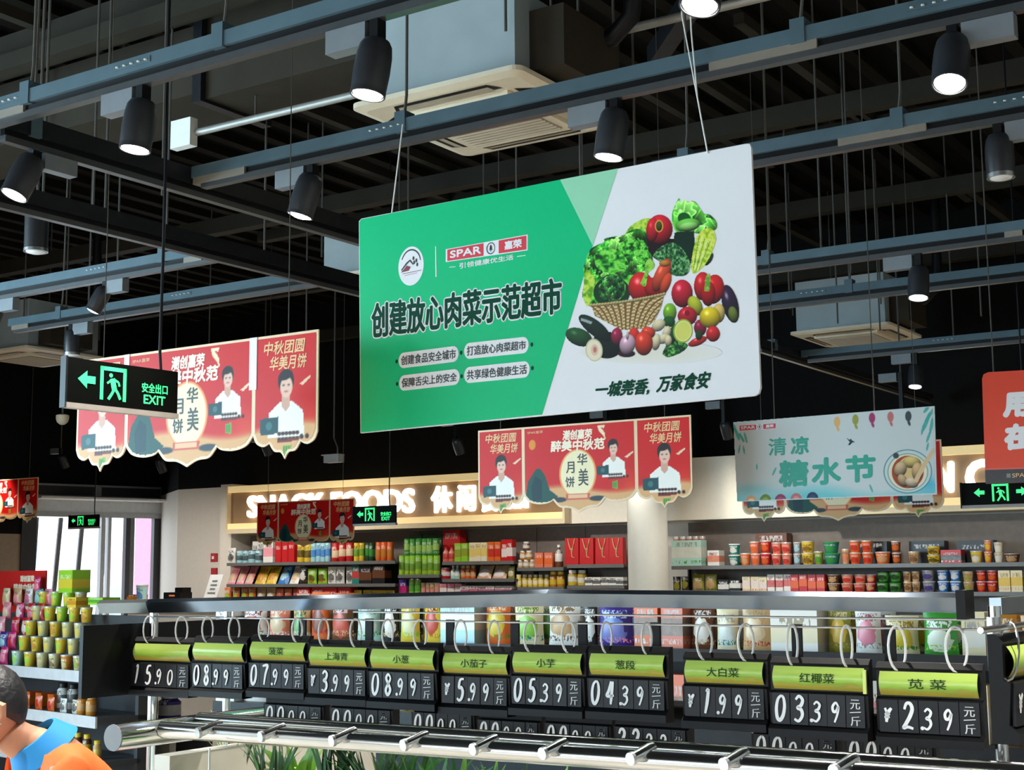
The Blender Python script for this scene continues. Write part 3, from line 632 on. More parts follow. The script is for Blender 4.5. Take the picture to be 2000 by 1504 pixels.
cv.leaf([(200,650),(250,510),(290,465),(370,430),(380,400),(480,380),(520,390),(600,330),(700,330),(745,420),(770,560),(785,640),(650,700),(560,900),(330,940),(250,950),(235,880),(195,880),(212,740)], GR, 55, 21)
LP = [(215,640),(260,520),(380,430),(600,350),(720,360),(770,600),(650,690),(560,700),(330,720),(230,740)]
foliage(LP, 26, 82, 105, [(80,190,50),(60,165,44),(120,220,76),(36,120,34)], 6)
foliage(LP, 26, 48, 66, [(110,215,70),(140,232,96),(70,175,50),(40,130,36)], 5)
cv.leaf([(490,470),(560,400),(640,420),(610,540),(520,560)], GR, 30, 23); cv.leaf([(625,500),(680,410),(725,480),(740,600),(660,600)], GR, 30, 24)
cv.leaf([(205,900),(215,700),(260,660),(300,740),(280,850),(245,960)], YG, 45, 22)
cv.leaf([(930,180),(985,70),(1005,140),(1050,105),(1120,100),(1190,195),(1240,205),(1295,265),(1290,330),(1200,370),(1100,360),(1010,380),(960,345),(930,270)], [(12,70,25),(60,165,45),(100,205,70),(150,220,95)], 70, 31)
foliage([(940,190),(985,90),(1120,110),(1200,205),(1290,270),(1280,330),(1100,350),(970,330)], 9, 95, 110, [(110,215,76),(80,190,56),(140,225,100)], 8); E_(1030, 235, 52, 46, (16, 84, 30), 10, False); E_(1060, 290, 100, 52, (120, 215, 84), -8); E_(1065, 300, 80, 34, (160, 230, 120), -8)
cv.poly([(950,350),(1110,340),(1120,480),(1080,620),(1000,620),(930,480)], (12, 40, 28)); E_(1230, 570, 28, 60, (30, 70, 45), 30)
cv.leaf([(1130,380),(1200,320),(1265,330),(1290,410),(1250,530),(1180,640),(1110,690),(1083,640),(1100,520)], [(120,160,30),(190,210,50),(222,226,110),(150,190,50)], 45, 33)
for k in range(5): cv.poly([(1100+k*12, 660), (1150+k*22, 380+k*10), (1157+k*22, 380+k*10), (1106+k*12, 660)], (225, 232, 170) if k % 2 else (90, 150, 40))
cv.poly([(730,400),(940,400),(960,470),(900,640),(780,560),(735,500)], (30, 14, 20))
E_(830, 325, 106, 120, (226, 34, 52), 0, spec=.5); E_(770, 330, 50, 100, (220, 36, 50), 5, spec=.2); E_(825, 300, 34, 50, (225, 160, 60), 0, False); E_(825, 300, 25, 40, (70, 85, 30), 0)
cv.leaf([(775,540),(830,475),(930,435),(1005,475),(1062,560),(1078,640),(1040,705),(930,700),(850,610)], [(12,45,25),(30,85,45),(75,140,80),(140,190,120)], 17, 41)
E_(440, 840, 150, 128, (14, 52, 24), 0, False); cv.leaf([(330,800),(380,710),(470,690),(545,760),(540,860),(450,920),(350,880)], DG, 34, 51); cv.leaf([(290,520),(420,480),(540,540),(570,640),(430,680),(320,640)], GR, 40, 53)
foliage([(340,800),(390,715),(470,700),(540,765),(530,860),(450,915),(360,880)], 26, 30, 36, [(50,140,50),(100,180,80),(24,90,34),(140,200,110)], 7)
E_(680, 800, 106, 125, (222, 36, 40), spec=.5); E_(790, 800, 85, 85, (205, 32, 36)); E_(845, 700, 58, 145, (235, 84, 52), 24, spec=.25); E_(880, 770, 38, 95, (232, 80, 45), 20)
E_(870, 605, 45, 26, (215, 130, 60)); cv.leaf([(670,770),(705,690),(715,600),(755,565),(785,640),(735,690),(715,790)], [(70,140,35),(130,195,60),(160,210,90)], 30, 61)
bk = cv.pm([(265,940),(420,945),(560,925),(720,890),(870,850),(845,960),(790,1075),(700,1140),(520,1150),(420,1100),(300,1035)])
st = .5+.5*np.sin(cv.X/11.2+.004*(cv.Y-900)*(cv.X-560)/8); rw = .5+.5*np.sin((cv.Y+.12*cv.X)/4.4+np.floor(cv.X/35)*3.14)
bc = np.array([228, 200, 140])/255.*(.55+.45*rw[..., None]); bc = np.where(st[..., None] < .28, np.array([120, 78, 40])/255., bc); cv.put(bk, bc)
for t in np.linspace(0, 1, 26): E_(270+595*t, 945-10*math.sin(t*3)-90*t*t, 17, 13, (205, 180, 120), -20)
E_(1405, 935, 66, 160, (48, 30, 58), -14, spec=.5); E_(1428, 1020, 38, 66, (110, 125, 50), -10)
E_(1180, 790, 72, 118, (214, 34, 40), spec=.35); E_(1272, 815, 84, 122, (220, 34, 40), 8, spec=.4); E_(1225, 850, 60, 105, (196, 26, 34)); cv.leaf([(1195,830),(1205,720),(1240,690),(1238,820)], [(70,130,40),(150,190,70)], 20, 63)
E_(1012, 850, 88, 115, (214, 34, 56), spec=.5); E_(1120, 950, 55, 85, (190, 195, 50), -25); E_(912, 1005, 55, 78, (128, 186, 44), spec=.3); E_(905, 1080, 50, 45, (30, 90, 35))
E_(1055, 1035, 80, 78, (206, 30, 48), spec=.35); E_(1055, 1010, 22, 24, (120, 20, 30), 0, False)
E_(1160, 1130, 52, 70, (150, 28, 60), spec=.25); E_(1310, 1010, 52, 80, (232, 196, 110)); E_(1240, 1045, 86, 88, (236, 202, 36), spec=.35); E_(1265, 1180, 58, 66, (214, 40, 44), spec=.2)
E_(1140, 1240, 82, 34, (214, 44, 40), -22, spec=.3); E_(1150, 1190, 30, 40, (40, 70, 30))
cv.leaf([(850,1340),(900,1250),(980,1230),(1060,1270),(1010,1330),(900,1370)], DG, 18, 71); E_(940, 1180, 40, 90, (24, 80, 36), 20)
E_(1020, 1155, 80, 98, (140, 160, 50), 6, False); E_(1022, 1155, 70, 86, (216, 214, 130), 6, False); E_(1022, 1155, 60, 74, (205, 204, 100), 6, False)
for p in ((820,1110,62,46,-35),(885,1170,34,58,20),(860,1220,60,38,-20),(900,1235,30,46,0),(800,1245,36,68,8)): E_(*p[:4], (232, 214, 174), p[4])
E_(400, 1270, 130, 110, (18, 28, 26)); E_(300, 1130, 160, 62, (28, 46, 34), 38, spec=.25); cv.poly([(190, 1050), (280, 1080), (270, 1100), (185, 1070)], (150, 160, 160)); E_(170, 1205, 115, 72, (36, 84, 42), 22, spec=.2)
E_(620, 1195, 48, 66, (220, 52, 44)); E_(735, 1170, 58, 50, (232, 70, 44), spec=.2); E_(700, 1255, 74, 100, (226, 62, 40), spec=.35); E_(480, 1200, 48, 72, (158, 34, 72), spec=.3); E_(560, 1340, 70, 30, (70, 20, 40))
E_(567, 1265, 64, 84, (222, 176, 196), 14, spec=.3); E_(567, 1190, 12, 36, (210, 190, 180))
E_(295, 1312, 70, 94, (196, 190, 150), -6, False); E_(295, 1312, 60, 82, (226, 214, 190), -6, False); E_(300, 1310, 30, 46, (216, 180, 160), 0, False); E_(302, 1308, 14, 24, (180, 110, 100), 0, False)
ob = bpy.data.objects.new('vegetable_picture', cv.mesh('vegetable_picture', print_mat('vegetable_photo_print', .42), lambda x, y: (lambda p: (p[0], -.0010, p[1]))(V(1090+x/K, 370+y/K)))); COL.objects.link(ob); ob.parent = sg
# cords
c0 = onY(764, 416, 4.17); c1 = onY(786, 250, 4.19)
MB().tube([(c0.x-V.o.x, .004, c0.z-V.o.z), (c1.x-V.o.x, .022, 3.6-V.o.z)], .0028, 6).build('cord', M_string, sg)
c0 = onY(1383, 300, 4.17); c1 = onY(1362, 190, 4.165); c2 = onY(1350, 60, 4.165); c3 = onY(1332, 30, 4.165)
MB().tube([(c0.x-V.o.x, -.003, c0.z-V.o.z), (c1.x-V.o.x, -.005, c1.z-V.o.z), (c2.x-V.o.x, -.005, c2.z-V.o.z), (c2.x-V.o.x-.02, .0, ZC-V.o.z)], .0028, 6).tube([(c1.x-V.o.x, -.006, c1.z-V.o.z), (c3.x-V.o.x, -.006, c3.z-V.o.z), (c3.x-V.o.x-.03, 0, ZC-V.o.z)], .0025, 6).build('cord', M_string, sg)

# ================================================================== red festival banners
BW = 1.32
def mir(pts, w): return pts+[(w-x, z) for x, z in reversed(pts[:-1])]
def bez(pts): return smoothpath(pts, 4)
wl, wc = .30, .70; wr = BW-wl-wc
def side_out(w): return [(0, 0), (0, -.375)]+mir(bez([(0, -.375), (.05*w, -.405), (.16*w, -.42), (.26*w, -.408)])+bez([(.27*w, -.415), (.34*w, -.44), (.44*w, -.445), (.5*w, -.47)]), w)+[(w, 0)]
def mid_out(w): return [(0, 0), (0, -.375)]+mir(bez([(0, -.375), (.05*w, -.41), (.14*w, -.425), (.23*w, -.42), (.27*w, -.405)])+bez([(.275*w, -.41), (.33*w, -.445), (.42*w, -.452), (.5*w, -.475)]), w)+[(w, 0)]
M_bcream = mat('banner_cream_edge', rgb(222, 190, 150), .4, var=.02); M_bcrm2 = mat('banner_cream_lettering', rgb(240, 222, 196), .45)
M_bgold = mat('banner_gold_lettering', rgb(226, 180, 120), .45)
def person_print(c, x, y, s):
    R = (236, 232, 226)
    c.poly([(x-.085*s, y+.17*s), (x-.08*s, y+.08*s), (x-.03*s, y+.045*s), (x+.03*s, y+.045*s), (x+.08*s, y+.08*s), (x+.088*s, y+.17*s)], R)
    c.poly([(x-.02*s, y+.06*s), (x-.018*s, y), (x+.018*s, y), (x+.02*s, y+.06*s), (x, y+.08*s)], (206, 160, 140))
    c.ell(x-.001*s, y-.03*s, .038*s, .042*s, (38, 26, 28), 0, False); c.ell(x+.001*s, y-.008*s, .029*s, .038*s, (226, 186, 166), 0, False); c.ell(x-.004*s, y-.05*s, .033*s, .017*s, (38, 26, 28), -12, False)
    for dx in (-.012, .012): c.ell(x+dx*s, y-.015*s, .005*s, .003*s, (60, 40, 40), 0, False)
    c.ell(x, y+.008*s, .009*s, .003*s, (180, 90, 90), 0, False)
    c.poly([(x-.125*s, y+.10*s), (x-.035*s, y+.095*s), (x-.035*s, y+.155*s), (x-.12*s, y+.16*s)], (28, 70, 76)); c.ell(x-.08*s, y+.127*s, .015*s, .015*s, (60, 110, 110), 0, False)
    for k in range(6):
        for j in range(2): c.ell(x-.03*s+k*.017*s, y+.157*s+j*.02*s, .009*s, .007*s, (58, 26, 22), 0, False)
    c.poly([(x-.04*s, y+.18*s), (x+.06*s, y+.178*s), (x+.062*s, y+.186*s), (x-.04*s, y+.188*s)], (120, 40, 30))
    for dx in (.075, .1): c.ell(x+dx*s, y+.172*s, .009*s, .009*s, (40, 26, 26), 0, False)
    c.poly([(x-.012*s, y+.2*s), (x+.028*s, y+.198*s), (x+.026*s, y+.25*s), (x-.012*s, y+.245*s)], (110, 160, 70))
    for k in range(3): c.poly([(x-.008*s+k*.011*s, y+.205*s), (x-.003*s+k*.011*s, y+.205*s), (x-.003*s+k*.011*s, y+.24*s), (x-.008*s+k*.011*s, y+.24*s)], (60, 120, 45))
def banner_canvas():
    c = Canvas(330, 120, 0, 0, .004)
    outs = [(0, wl, side_out(wl)), (wl, wc, mid_out(wc)), (wl+wc, wr, side_out(wr))]
    m = np.zeros((c.h, c.w))
    for x0, ww, o in outs:
        ctr = (ww/2, -.2); o2 = [(x0+ctr[0]+(x-ctr[0])*(1-.012/ww*1.6), -(ctr[1]+(z-ctr[1])*.968)) for x, z in o]; m = np.maximum(m, c.pm(o2))
    red = np.array((200, 14, 12))/255.; c.put(m, red)
    tan = np.array((214, 164, 112))/255.; t = np.clip((c.Y-.335-.02*np.sin(c.X*9))/.03, 0, 1)*m; c.put(t, tan)
    o_ = np.clip((c.Y-.24)/.12, 0, 1)*np.clip(((c.X % .33)-.17)/.12, 0, 1)*m*.5*(1-t); c.put(o_*(o_ > .02), np.array((226, 110, 50))/255.)
    # mountain, moon, stand
    c.put(c.pm([(wl+.01, .40), (wl+.03, .30), (wl+.08, .235), (wl+.11, .23), (wl+.14, .27), (wl+.17, .35), (wl+.22, .385), (wl+.2, .41), (wl+.1, .42)])*m, np.array((20, 74, 66))/255.)
    c.put(c.pm([(wl+.05, .33), (wl+.08, .27), (wl+.12, .3), (wl+.12, .4), (wl+.06, .41)])*m, np.array((14, 50, 60))/255.)
    mx = wl+.345; c.ell(mx, .27, .115, .132, (236, 150, 90), 0, False); c.ell(mx, .27, .105, .124, (238, 224, 184), 0, False)
    c.ell(mx-.12, .405, .05, .014, (50, 60, 66), 0, False); c.ell(mx+.12, .405, .05, .014, (50, 60, 66), 0, False)
    c.poly([(mx-.075, .375), (mx+.075, .375), (mx+.07, .41), (mx-.07, .41)], (200, 90, 70)); c.poly([(mx-.06, .382), (mx+.06, .382), (mx+.06, .402), (mx-.06, .402)], (230, 180, 140))
    c.ell(wl+.06, .10, .022, .028, (220, 140, 50), 0, False)
    d = wl+.47; c.poly([(d, .0+.02), (d+.05, .018), (d+.04, .035), (d+.02, .03), (d+.045, .06), (d+.05, .1), (d+.035, .075), (d+.01, .05)], (236, 216, 180))
    person_print(c, wl+.565, .155, .82); person_print(c, .155, .215, 1.0); person_print(c, wl+wc+.165, .21, 1.05)
    for x0 in (wl-.07, wl+wc-.07, BW-.09): c.poly([(x0, .195), (x0+.055, .165), (x0+.056, .172), (x0+.02, .2)], (232, 200, 170))
    c.a = (m > .5).astype(float); return c
def make_banner(loc, label):
    r = thing('festival_banner', label, 'banner', loc, 0, 'red mid-autumn banners hanging over the aisles')
    parts = []
    for x0, ww, o, nm in ((0, wl, side_out(wl), 'side_panel'), (wl, wc, mid_out(wc), 'centre_panel'), (wl+wc, wr, side_out(wr), 'side_panel')):
        parts.append(MB().prismY([(x0+x, z) for x, z in o], 0, .006).build(nm, M_bcream, r))
    me = banner_canvas().mesh('banner_print', print_mat('banner_gloss_print', .4), lambda x, y: (x, -.0008, -y))
    ob = bpy.data.objects.new('printed_face', me); COL.objects.link(ob); ob.parent = r
    mx = wl+.345
    lettering('潮创嘉荣', (mx-.09, -.085, mx+.09, -.035), -.0016, M_bcrm2, r, bold=.002, shear=.1, name='banner_lettering')
    lettering('醉美中秋范', (mx-.165, -.145, mx+.165, -.088), -.0016, M_bcrm2, r, bold=.0025, shear=.08, name='banner_lettering')
    lettering('华', (mx+.0, -.225, mx+.06, -.165), -.0016, M_dk, r, bold=.0012, name='moon_lettering'); lettering('美', (mx+.005, -.335, mx+.065, -.245), -.0016, M_dk, r, bold=.0012, name='moon_lettering')
    lettering('月', (mx-.07, -.265, mx-.02, -.205), -.0016, M_dk, r, bold=.0012, name='moon_lettering'); lettering('饼', (mx-.075, -.34, mx-.02, -.285), -.0016, M_dk, r, bold=.001, name='moon_lettering')
    lettering('SPAR嘉荣', (wl+.03, -.04, wl+.13, -.025), -.0016, M_bgold, r, name='small_logo')
    for x0 in (.05, wl+wc+.05):
        lettering('中秋团圆', (x0, -.075, x0+.2, -.025), -.0016, M_bgold, r, bold=.001, shear=.15, name='slogan_lettering'); lettering('华美月饼', (x0+.03, -.135, x0+.21, -.083), -.0016, M_bgold, r, bold=.001, shear=.15, name='slogan_lettering')
    return r
b0p = onY(622, 643, 3.9)
ban = make_banner((b0p.x-BW, 3.9, b0p.z), 'red festival banner hanging right behind the green exit sign with the arrow')
BANS = [ban]
for px, py, Y, lb in ((1349, 810, 6.5, 'red festival banner hanging directly below the vegetable sign before the round column'), (692, 973, 11.0, 'small distant red festival banner in front of the snack foods lettering'),
                      (1838, 858, 8.6, 'red festival banner mostly hidden behind the teal and white dessert banner'), (75, 932, 9.6, 'red festival banner in front of the shop-front glass')):
    p = onY(px, py, Y); BANS.append(dup(ban, (p.x-BW, Y, p.z), label=lb))
for r in BANS:
    for x in (.15, BW-.15): MB().tube([(x, .003, 0), (x, .003, ZC-r.location.z)], .0022, 5).build('cord', M_rod, r)

MB().box(wl-.018, wl+.012, -.003, -.0012, -.19, 0).build('pale_joint_tape', mat('milky_tape', (.75, .7, .74), .3), ban); MB().box(wl+wc-.022, wl+wc+.016, -.003, -.0012, -.2, 0).build('pale_joint_tape', MATS['milky_tape'], ban)
# ================================================================== exit signs
def exit_sign(loc, rz, L, label, arrow='left', hgt=.15, txt=True, rods=True):
    r = thing('exit_sign', label, 'exit sign', loc, rz, None)
    MB().box(0, L, 0, .022, -hgt, 0).build('case', mat('exit_sign_black_glass', (.0025, .003, .0025), .5, spec=.08), r)
    MB().box(-.004, L+.004, -.004, .028, -hgt-.018, -hgt).build('bottom_rail', mat('pale_plastic_rail', (.4, .36, .33), .4), r)
    MB().box(-.008, 0, -.004, .026, -hgt-.018, .004).build('end_cap', M_black, r)
    def ar(x, d):
        h = -hgt*.45; s = hgt*.2; mb = MB(); mb.flatY([(x, h), (x+d*s*1.25, h+s), (x+d*s*1.25, h-s)][::(1 if d > 0 else -1)][::-1], -.001); mb.flatY([(min(x+d*s*.9, x+d*s*2.35), h-s*.42), (max(x+d*s*.9, x+d*s*2.35), h-s*.42), (max(x+d*s*.9, x+d*s*2.35), h+s*.42), (min(x+d*s*.9, x+d*s*2.35), h+s*.42)], -.0012); mb.build('arrow', M_glow, r)
    mx = L*.40 if arrow == 'left' else L*.5
    if arrow == 'left': ar(L*.09, 1)
    else: ar(L*.16, 1); ar(L*.84, -1)
    w2 = hgt*.36; z0 = -hgt*.86; z1 = -hgt*.1; t = hgt*.09; mb = MB()
    mb.flatY([(mx-w2, z0), (mx-w2+t, z0), (mx-w2+t, z1), (mx-w2, z1)], -.001); mb.flatY([(mx+w2-t, z0), (mx+w2, z0), (mx+w2, z1), (mx+w2-t, z1)], -.001); mb.flatY([(mx-w2, z1-t), (mx+w2, z1-t), (mx+w2, z1), (mx-w2, z1)], -.001)
    mb.build('door_symbol', M_glow, r); mb = MB(); k = hgt
    mb.flatY(ellipse(mx-.07*k, z1-.19*k, .05*k, .05*k, 12), -.0014)
    for pts, wd in (([(mx-.03*k, z1-.26*k), (mx+.03*k, z1-.5*k)], .17), ([(mx+.03*k, z1-.48*k), (mx-.03*k, z1-.6*k), (mx-.13*k, z0+.02*k)], .085), ([(mx+.04*k, z1-.48*k), (mx+.13*k, z1-.58*k), (mx+.2*k, z0+.04*k)], .085), ([(mx-.06*k, z1-.3*k), (mx-.17*k, z1-.38*k)], .06), ([(mx+.02*k, z1-.28*k), (mx+.14*k, z1-.33*k), (mx+.17*k, z1-.42*k)], .06)):
        n = len(pts)
        for i in range(n-1): ribbon(mb, [pts[i], pts[i+1]], wd*k*1.1, -.0014)
    mb.build('running_figure', M_glow, r)
    if txt:
        lettering('安全出口', (L*.66, -hgt*.58, L*.9, -hgt*.36), -.001, M_glow, r, bold=.0008, name='exit_lettering'); lettering('EXIT', (L*.68, -hgt*.84, L*.88, -hgt*.64), -.001, M_glow, r, bold=.001, name='exit_lettering')
    if rods: MB().tube([(L*.86, .011, -.03), (L*.84, .011, .06), (L*.85, .011, .5), (L*.85, .011, ZC-loc[2])], .0055, 8).build('hanging_pole', M_darkp, r)
    return r
pE = atD(132, 697, 4.75); exit_sign((pE.x, pE.y, pE.z), math.pi/2-.06, .47, 'big black exit sign with green arrow and running figure before the red banner', hgt=.152)
p = onY(690, 990, 9.6); exit_sign((p.x, 9.6, p.z), 0, onY(772, 985, 9.6).x-p.x, 'small exit sign in front of the lit snack foods lettering', hgt=.15)
p = onY(135, 1007, 10.2); exit_sign((p.x, 10.2, p.z), 0, onY(192, 1006, 10.2).x-p.x, 'small exit sign in front of the shop-front glass', hgt=.13)
p = onY(1877, 944, 8.7); exit_sign((p.x, 8.7, p.z), 0, .46, 'exit sign with arrows both ways under the orange sign', arrow='both', hgt=.135, txt=False)

# ================================================================== teal dessert banner and orange sign
T = Plane(6.8, (1440, 980))
tb = thing('dessert_banner', 'pale teal and white dessert banner with a bowl of sweet soup', 'banner', T.loc)
MB().prismY(T.P((1440, 980), (1830, 966), (1825, 793), (1433, 825)), 0, .008).build('board', mat('banner_pale_grey', rgb(190, 200, 200), .45), tb)
TK = 4.5455; tc_ = Canvas(400, 192, 50, 55, TK); X, Y = tc_.X, tc_.Y
lines_top = lambda x: 195-(x-48)*(195-58)/(1832-48); lines_bot = lambda x: 912-(x-80)*(912-840)/(1855-80)
lft = 48+(Y-195)*(82-48)/(912-195); rgt = 1832+(Y-58)*(1857-1832)/(840-58)
m = ((Y > lines_top(X)+6) & (Y < lines_bot(X)-6) & (X > lft+6) & (X < rgt-6)).astype(float)
base = np.array((196, 203, 204))/255.; tc_.c[:] = base; tc_.put(m, base)
g = np.clip((Y-(760+40*np.sin(X/170)))/120, 0, 1)*m; tc_.put(g*(g > .01), np.array((110, 190, 196))/255.); h_ = np.exp(-(((X-230)/200)**2+((Y-800)/50)**2))*m*.6; tc_.put(h_*(h_ > .02), np.array((110, 185, 190))/255.)
h_ = np.exp(-(((X-1780)/130)**2+((Y-750)/70)**2))*m*.8; tc_.put(h_*(h_ > .02), np.array((60, 170, 200))/255.)
for (x, y, a_, b_, rt) in ((1770, 200, 18, 90, 20), (1800, 140, 14, 70, 30), (1740, 260, 12, 60, 15), (1815, 230, 14, 80, 10), (1790, 330, 12, 60, 20), (1770, 90, 14, 40, 40), (90, 310, 14, 60, -20), (130, 340, 12, 50, -30), (165, 340, 10, 50, -15), (70, 260, 10, 40, -10), (110, 440, 8, 40, 10), (150, 450, 8, 40, -10), (420, 640, 10, 40, 25), (265, 600, 6, 30, 0), (1280, 790, 9, 40, -20), (1780, 420, 9, 40, 10)): tc_.put(tc_.pm([(x+a_*math.cos(t)*math.cos(math.radians(rt))-b_*math.sin(t)*math.sin(math.radians(rt)), y+a_*math.cos(t)*math.sin(math.radians(rt))+b_*math.sin(t)*math.cos(math.radians(rt))) for t in np.linspace(0, 6.2, 16)])*m*.85, np.array((60, 160, 150))/255.)
for x, y, cl in ((978, 200, (214, 168, 110)), (1140, 180, (150, 150, 70)), (1288, 165, (160, 60, 100)), (1452, 155, (190, 110, 110)), (1610, 150, (60, 70, 76))):
    tc_.ell(x, y, 28, 46, cl, 0, False); tc_.ell(x+6, y+60, 12, 26, cl, -20, False)
for x, y, cl in ((215, 910, (206, 160, 120)), (342, 900, (110, 130, 60)), (476, 898, (140, 60, 90)), (615, 890, (180, 110, 110)), (760, 880, (40, 60, 90))):
    e = tc_.pm([(x+52*math.cos(t), y-58*math.sin(t)) for t in np.linspace(0, 3.1416, 14)]); tc_.put(e*m, np.array(cl)/255.); e = tc_.pm([(x+30*math.cos(t), y-30*math.sin(t)) for t in np.linspace(0, 3.1416, 14)]); tc_.put(e*m, np.array(cl)/255.*1.25)
E2 = tc_.ell; E2(1605, 640, 215, 195, (70, 130, 140), 0, False); E2(1605, 640, 206, 187, (196, 206, 204), 0, False); E2(1605, 645, 180, 165, (90, 150, 150), 0, False); E2(1605, 645, 172, 158, (226, 214, 190), 0, False); E2(1605, 645, 142, 145, (160, 70, 40), 0, False); E2(1630, 620, 115, 115, (214, 180, 120), 0, False)
E2(1640, 560, 80, 50, (226, 196, 120), 0, True); E2(1540, 620, 55, 70, (214, 180, 140), 20); E2(1560, 720, 40, 60, (206, 170, 130), -30); E2(1640, 740, 60, 44, (226, 200, 170), 20); E2(1690, 640, 50, 80, (220, 180, 130), 0)
tc_.put(tc_.pm([(1650, 730), (1740, 560), (1830, 430), (1838, 470), (1770, 590), (1690, 740)])*m, np.array((214, 180, 140))/255.); E2(1500, 500, 26, 26, (60, 70, 70), 0, False)
tc_.put(tc_.pm([(1060, 340), (1090, 360), (1100, 345), (1110, 365), (1138, 378), (1112, 385), (1092, 408), (1070, 405), (1092, 380), (1078, 365)])*m, np.array((40, 56, 56))/255.)
ob = bpy.data.objects.new('printed_face', tc_.mesh('dessert_print', print_mat('dessert_banner_print', .45), lambda x, y: (lambda p: (p[0], -.0008, p[1]))(T(1420+x/TK, 780+y/TK)))); COL.objects.link(ob); ob.parent = tb
M_teal = mat('teal_lettering', rgb(10, 150, 130), .45); M_tgrey = mat('grey_lettering', rgb(110, 120, 118), .45)
tz = lambda x, y: (1420+x/TK, 780+y/TK)
lettering('清', None, -.0016, M_teal, tb, bold=.002, quad=qd(T, tz(372, 350), tz(525, 338), tz(525, 492), tz(372, 500)), name='banner_lettering'); lettering('凉', None, -.0016, M_teal, tb, bold=.0035, quad=qd(T, tz(570, 342), tz(722, 328), tz(722, 480), tz(570, 490)), name='banner_lettering')
for s, x0, x1, y0, y1 in (('糖', 470, 715, 548, 768), ('水', 760, 1005, 525, 750), ('节', 1060, 1310, 505, 728)):
    lettering(s, None, -.0016, M_teal, tb, bold=.006, quad=qd(T, tz(x0, y0+6), tz(x1, y0-8), tz(x1, y1-8), tz(x0, y1+6)), name='banner_lettering')
spar(T, tz(105, 232), tz(438, 210), tz(438, 258), tz(105, 282), tb)
for px in (1512, 1708): q = T(px, 818); MB().tube([(q[0], .004, q[1]), (q[0], .004, ZC-T.o.z)], .003, 5).build('cord', M_rod, tb)
O = Plane(6.1, (1925, 945))
og = thing('promotion_sign', 'orange-red hanging sign with black foot strip above the two-way exit sign', 'sign', O.loc)
MB().prismY(O.P((1925, 945), (2130, 938), (2125, 716), (1930, 727), (1921, 731), (1918, 740)), 0, .012).build('board', mat('sign_orange_red', rgb(212, 58, 26), .45, var=.02), og)
decal(O.P((1925, 945), (2129, 938), (2128, 912), (1924, 918)), -.0008, mat('sign_black_strip', (.02, .02, .022), .4), og, 'foot_strip')
decal(O.P((1924, 918), (2128, 912), (2128, 909), (1924, 915)), -.0009, mat('sign_pink_line', rgb(210, 90, 80), .5), og, 'foot_line')
lettering('用', None, -.0012, M_sw, og, bold=.008, quad=qd(O, (1964, 771), (2008, 768), (2008, 810), (1962, 813)), name='sign_lettering')
lettering('在', None, -.0012, M_sw, og, bold=.008, quad=qd(O, (1966, 832), (2010, 828), (2010, 872), (1964, 877)), name='sign_lettering')
lettering('SPAR', None, -.0014, M_bgold, og, quad=qd(O, (1977, 925), (2010, 923), (2010, 931), (1977, 933)), name='small_lettering'); decal(O.P((1966, 933), (1974, 933), (1974, 925), (1966, 925)), -.0014, M_tgrey, og, 'small_logo')
for px in (1940, 2110): q = O(px, 730); MB().tube([(q[0], .006, q[1]-.01), (q[0], .006, ZC-O.o.z)], .003, 5).build('cord', M_rod, og)

# ================================================================== back wall fascia signs and column
YF = 14.0
M_panel = mat('brown_wood_laminate', rgb(150, 118, 80), .5, var=.1, scale=2.5)
M_frame = mat('cream_frame_baked_glow', rgb(255, 224, 160), .5, emit=.42, var=.04)  # weak emission stands in for spotlight and LED glow on the cream faces
M_ledge = mat('cream_ledge', rgb(232, 214, 178), .5, var=.03)
def fascia(px0, px1, label):
    x0, x1 = onY(px0, 1000, YF).x, onY(px1, 1000, YF).x; zt, zb = 3.08, 2.44
    r = thing('fascia_sign', label, 'sign', (x0, YF, zb)); L = x1-x0; h = zt-zb
    MB().box(0, L, .06, .5, .02, h-.02).build('panel', M_panel, r)
    MB().box(0, L, 0, .5, h-.085, h).build('top_glow_band', M_frame, r)
    MB().box(0, L, 0, .5, .06, .135).build('bottom_glow_band', M_frame, r)
    MB().box(0, L, -.02, .5, 0, .06).build('ledge', M_ledge, r)
    MB().box(-.03, 0, -.02, .5, 0, h).build('end_panel', M_ledge, r); MB().box(L, L+.03, -.02, .5, 0, h).build('end_panel', M_ledge, r)
    return r, x0, zb
def fq(r, tl, tr, br, bl):
    out = []
    for p in (bl, br, tr, tl): q = onY(*p, YF+.02); out.append((q.x-r.location.x, q.z-r.location.z))
    return tuple(out)
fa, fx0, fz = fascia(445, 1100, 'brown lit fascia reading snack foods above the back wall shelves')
lettering('SNACK FOODS', None, .02, M_ltr, fa, bold=.013, quad=fq(fa, (483, 970), (806, 955), (806, 1000), (483, 1010)), thick=.04, name='sign_letters')
for s, x0, x1, y0, y1 in (('休', 842, 880, 950, 1000), ('闲', 893, 925, 948, 998), ('食', 936, 972, 958, 998), ('品', 990, 1028, 960, 992)):
    lettering(s, None, .02, M_ltr, fa, bold=.010, quad=fq(fa, (x0, y0+1), (x1, y0-1), (x1, y1-1), (x0, y1+1)), thick=.04, name='sign_letters')
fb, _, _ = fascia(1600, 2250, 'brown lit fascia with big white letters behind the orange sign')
lettering('N', None, .02, M_ltr, fb, bold=.02, quad=fq(fb, (1828, 907), (1858, 904), (1858, 958), (1828, 962)), thick=.04, name='sign_letters')
lettering('C', None, .02, M_ltr, fb, bold=.02, quad=fq(fb, (1888, 902), (1935, 899), (1935, 958), (1888, 962)), thick=.04, name='sign_letters')
xa, xb = onY(1100, 1000, YF).x+.03, onY(1600, 1000, YF).x-.03
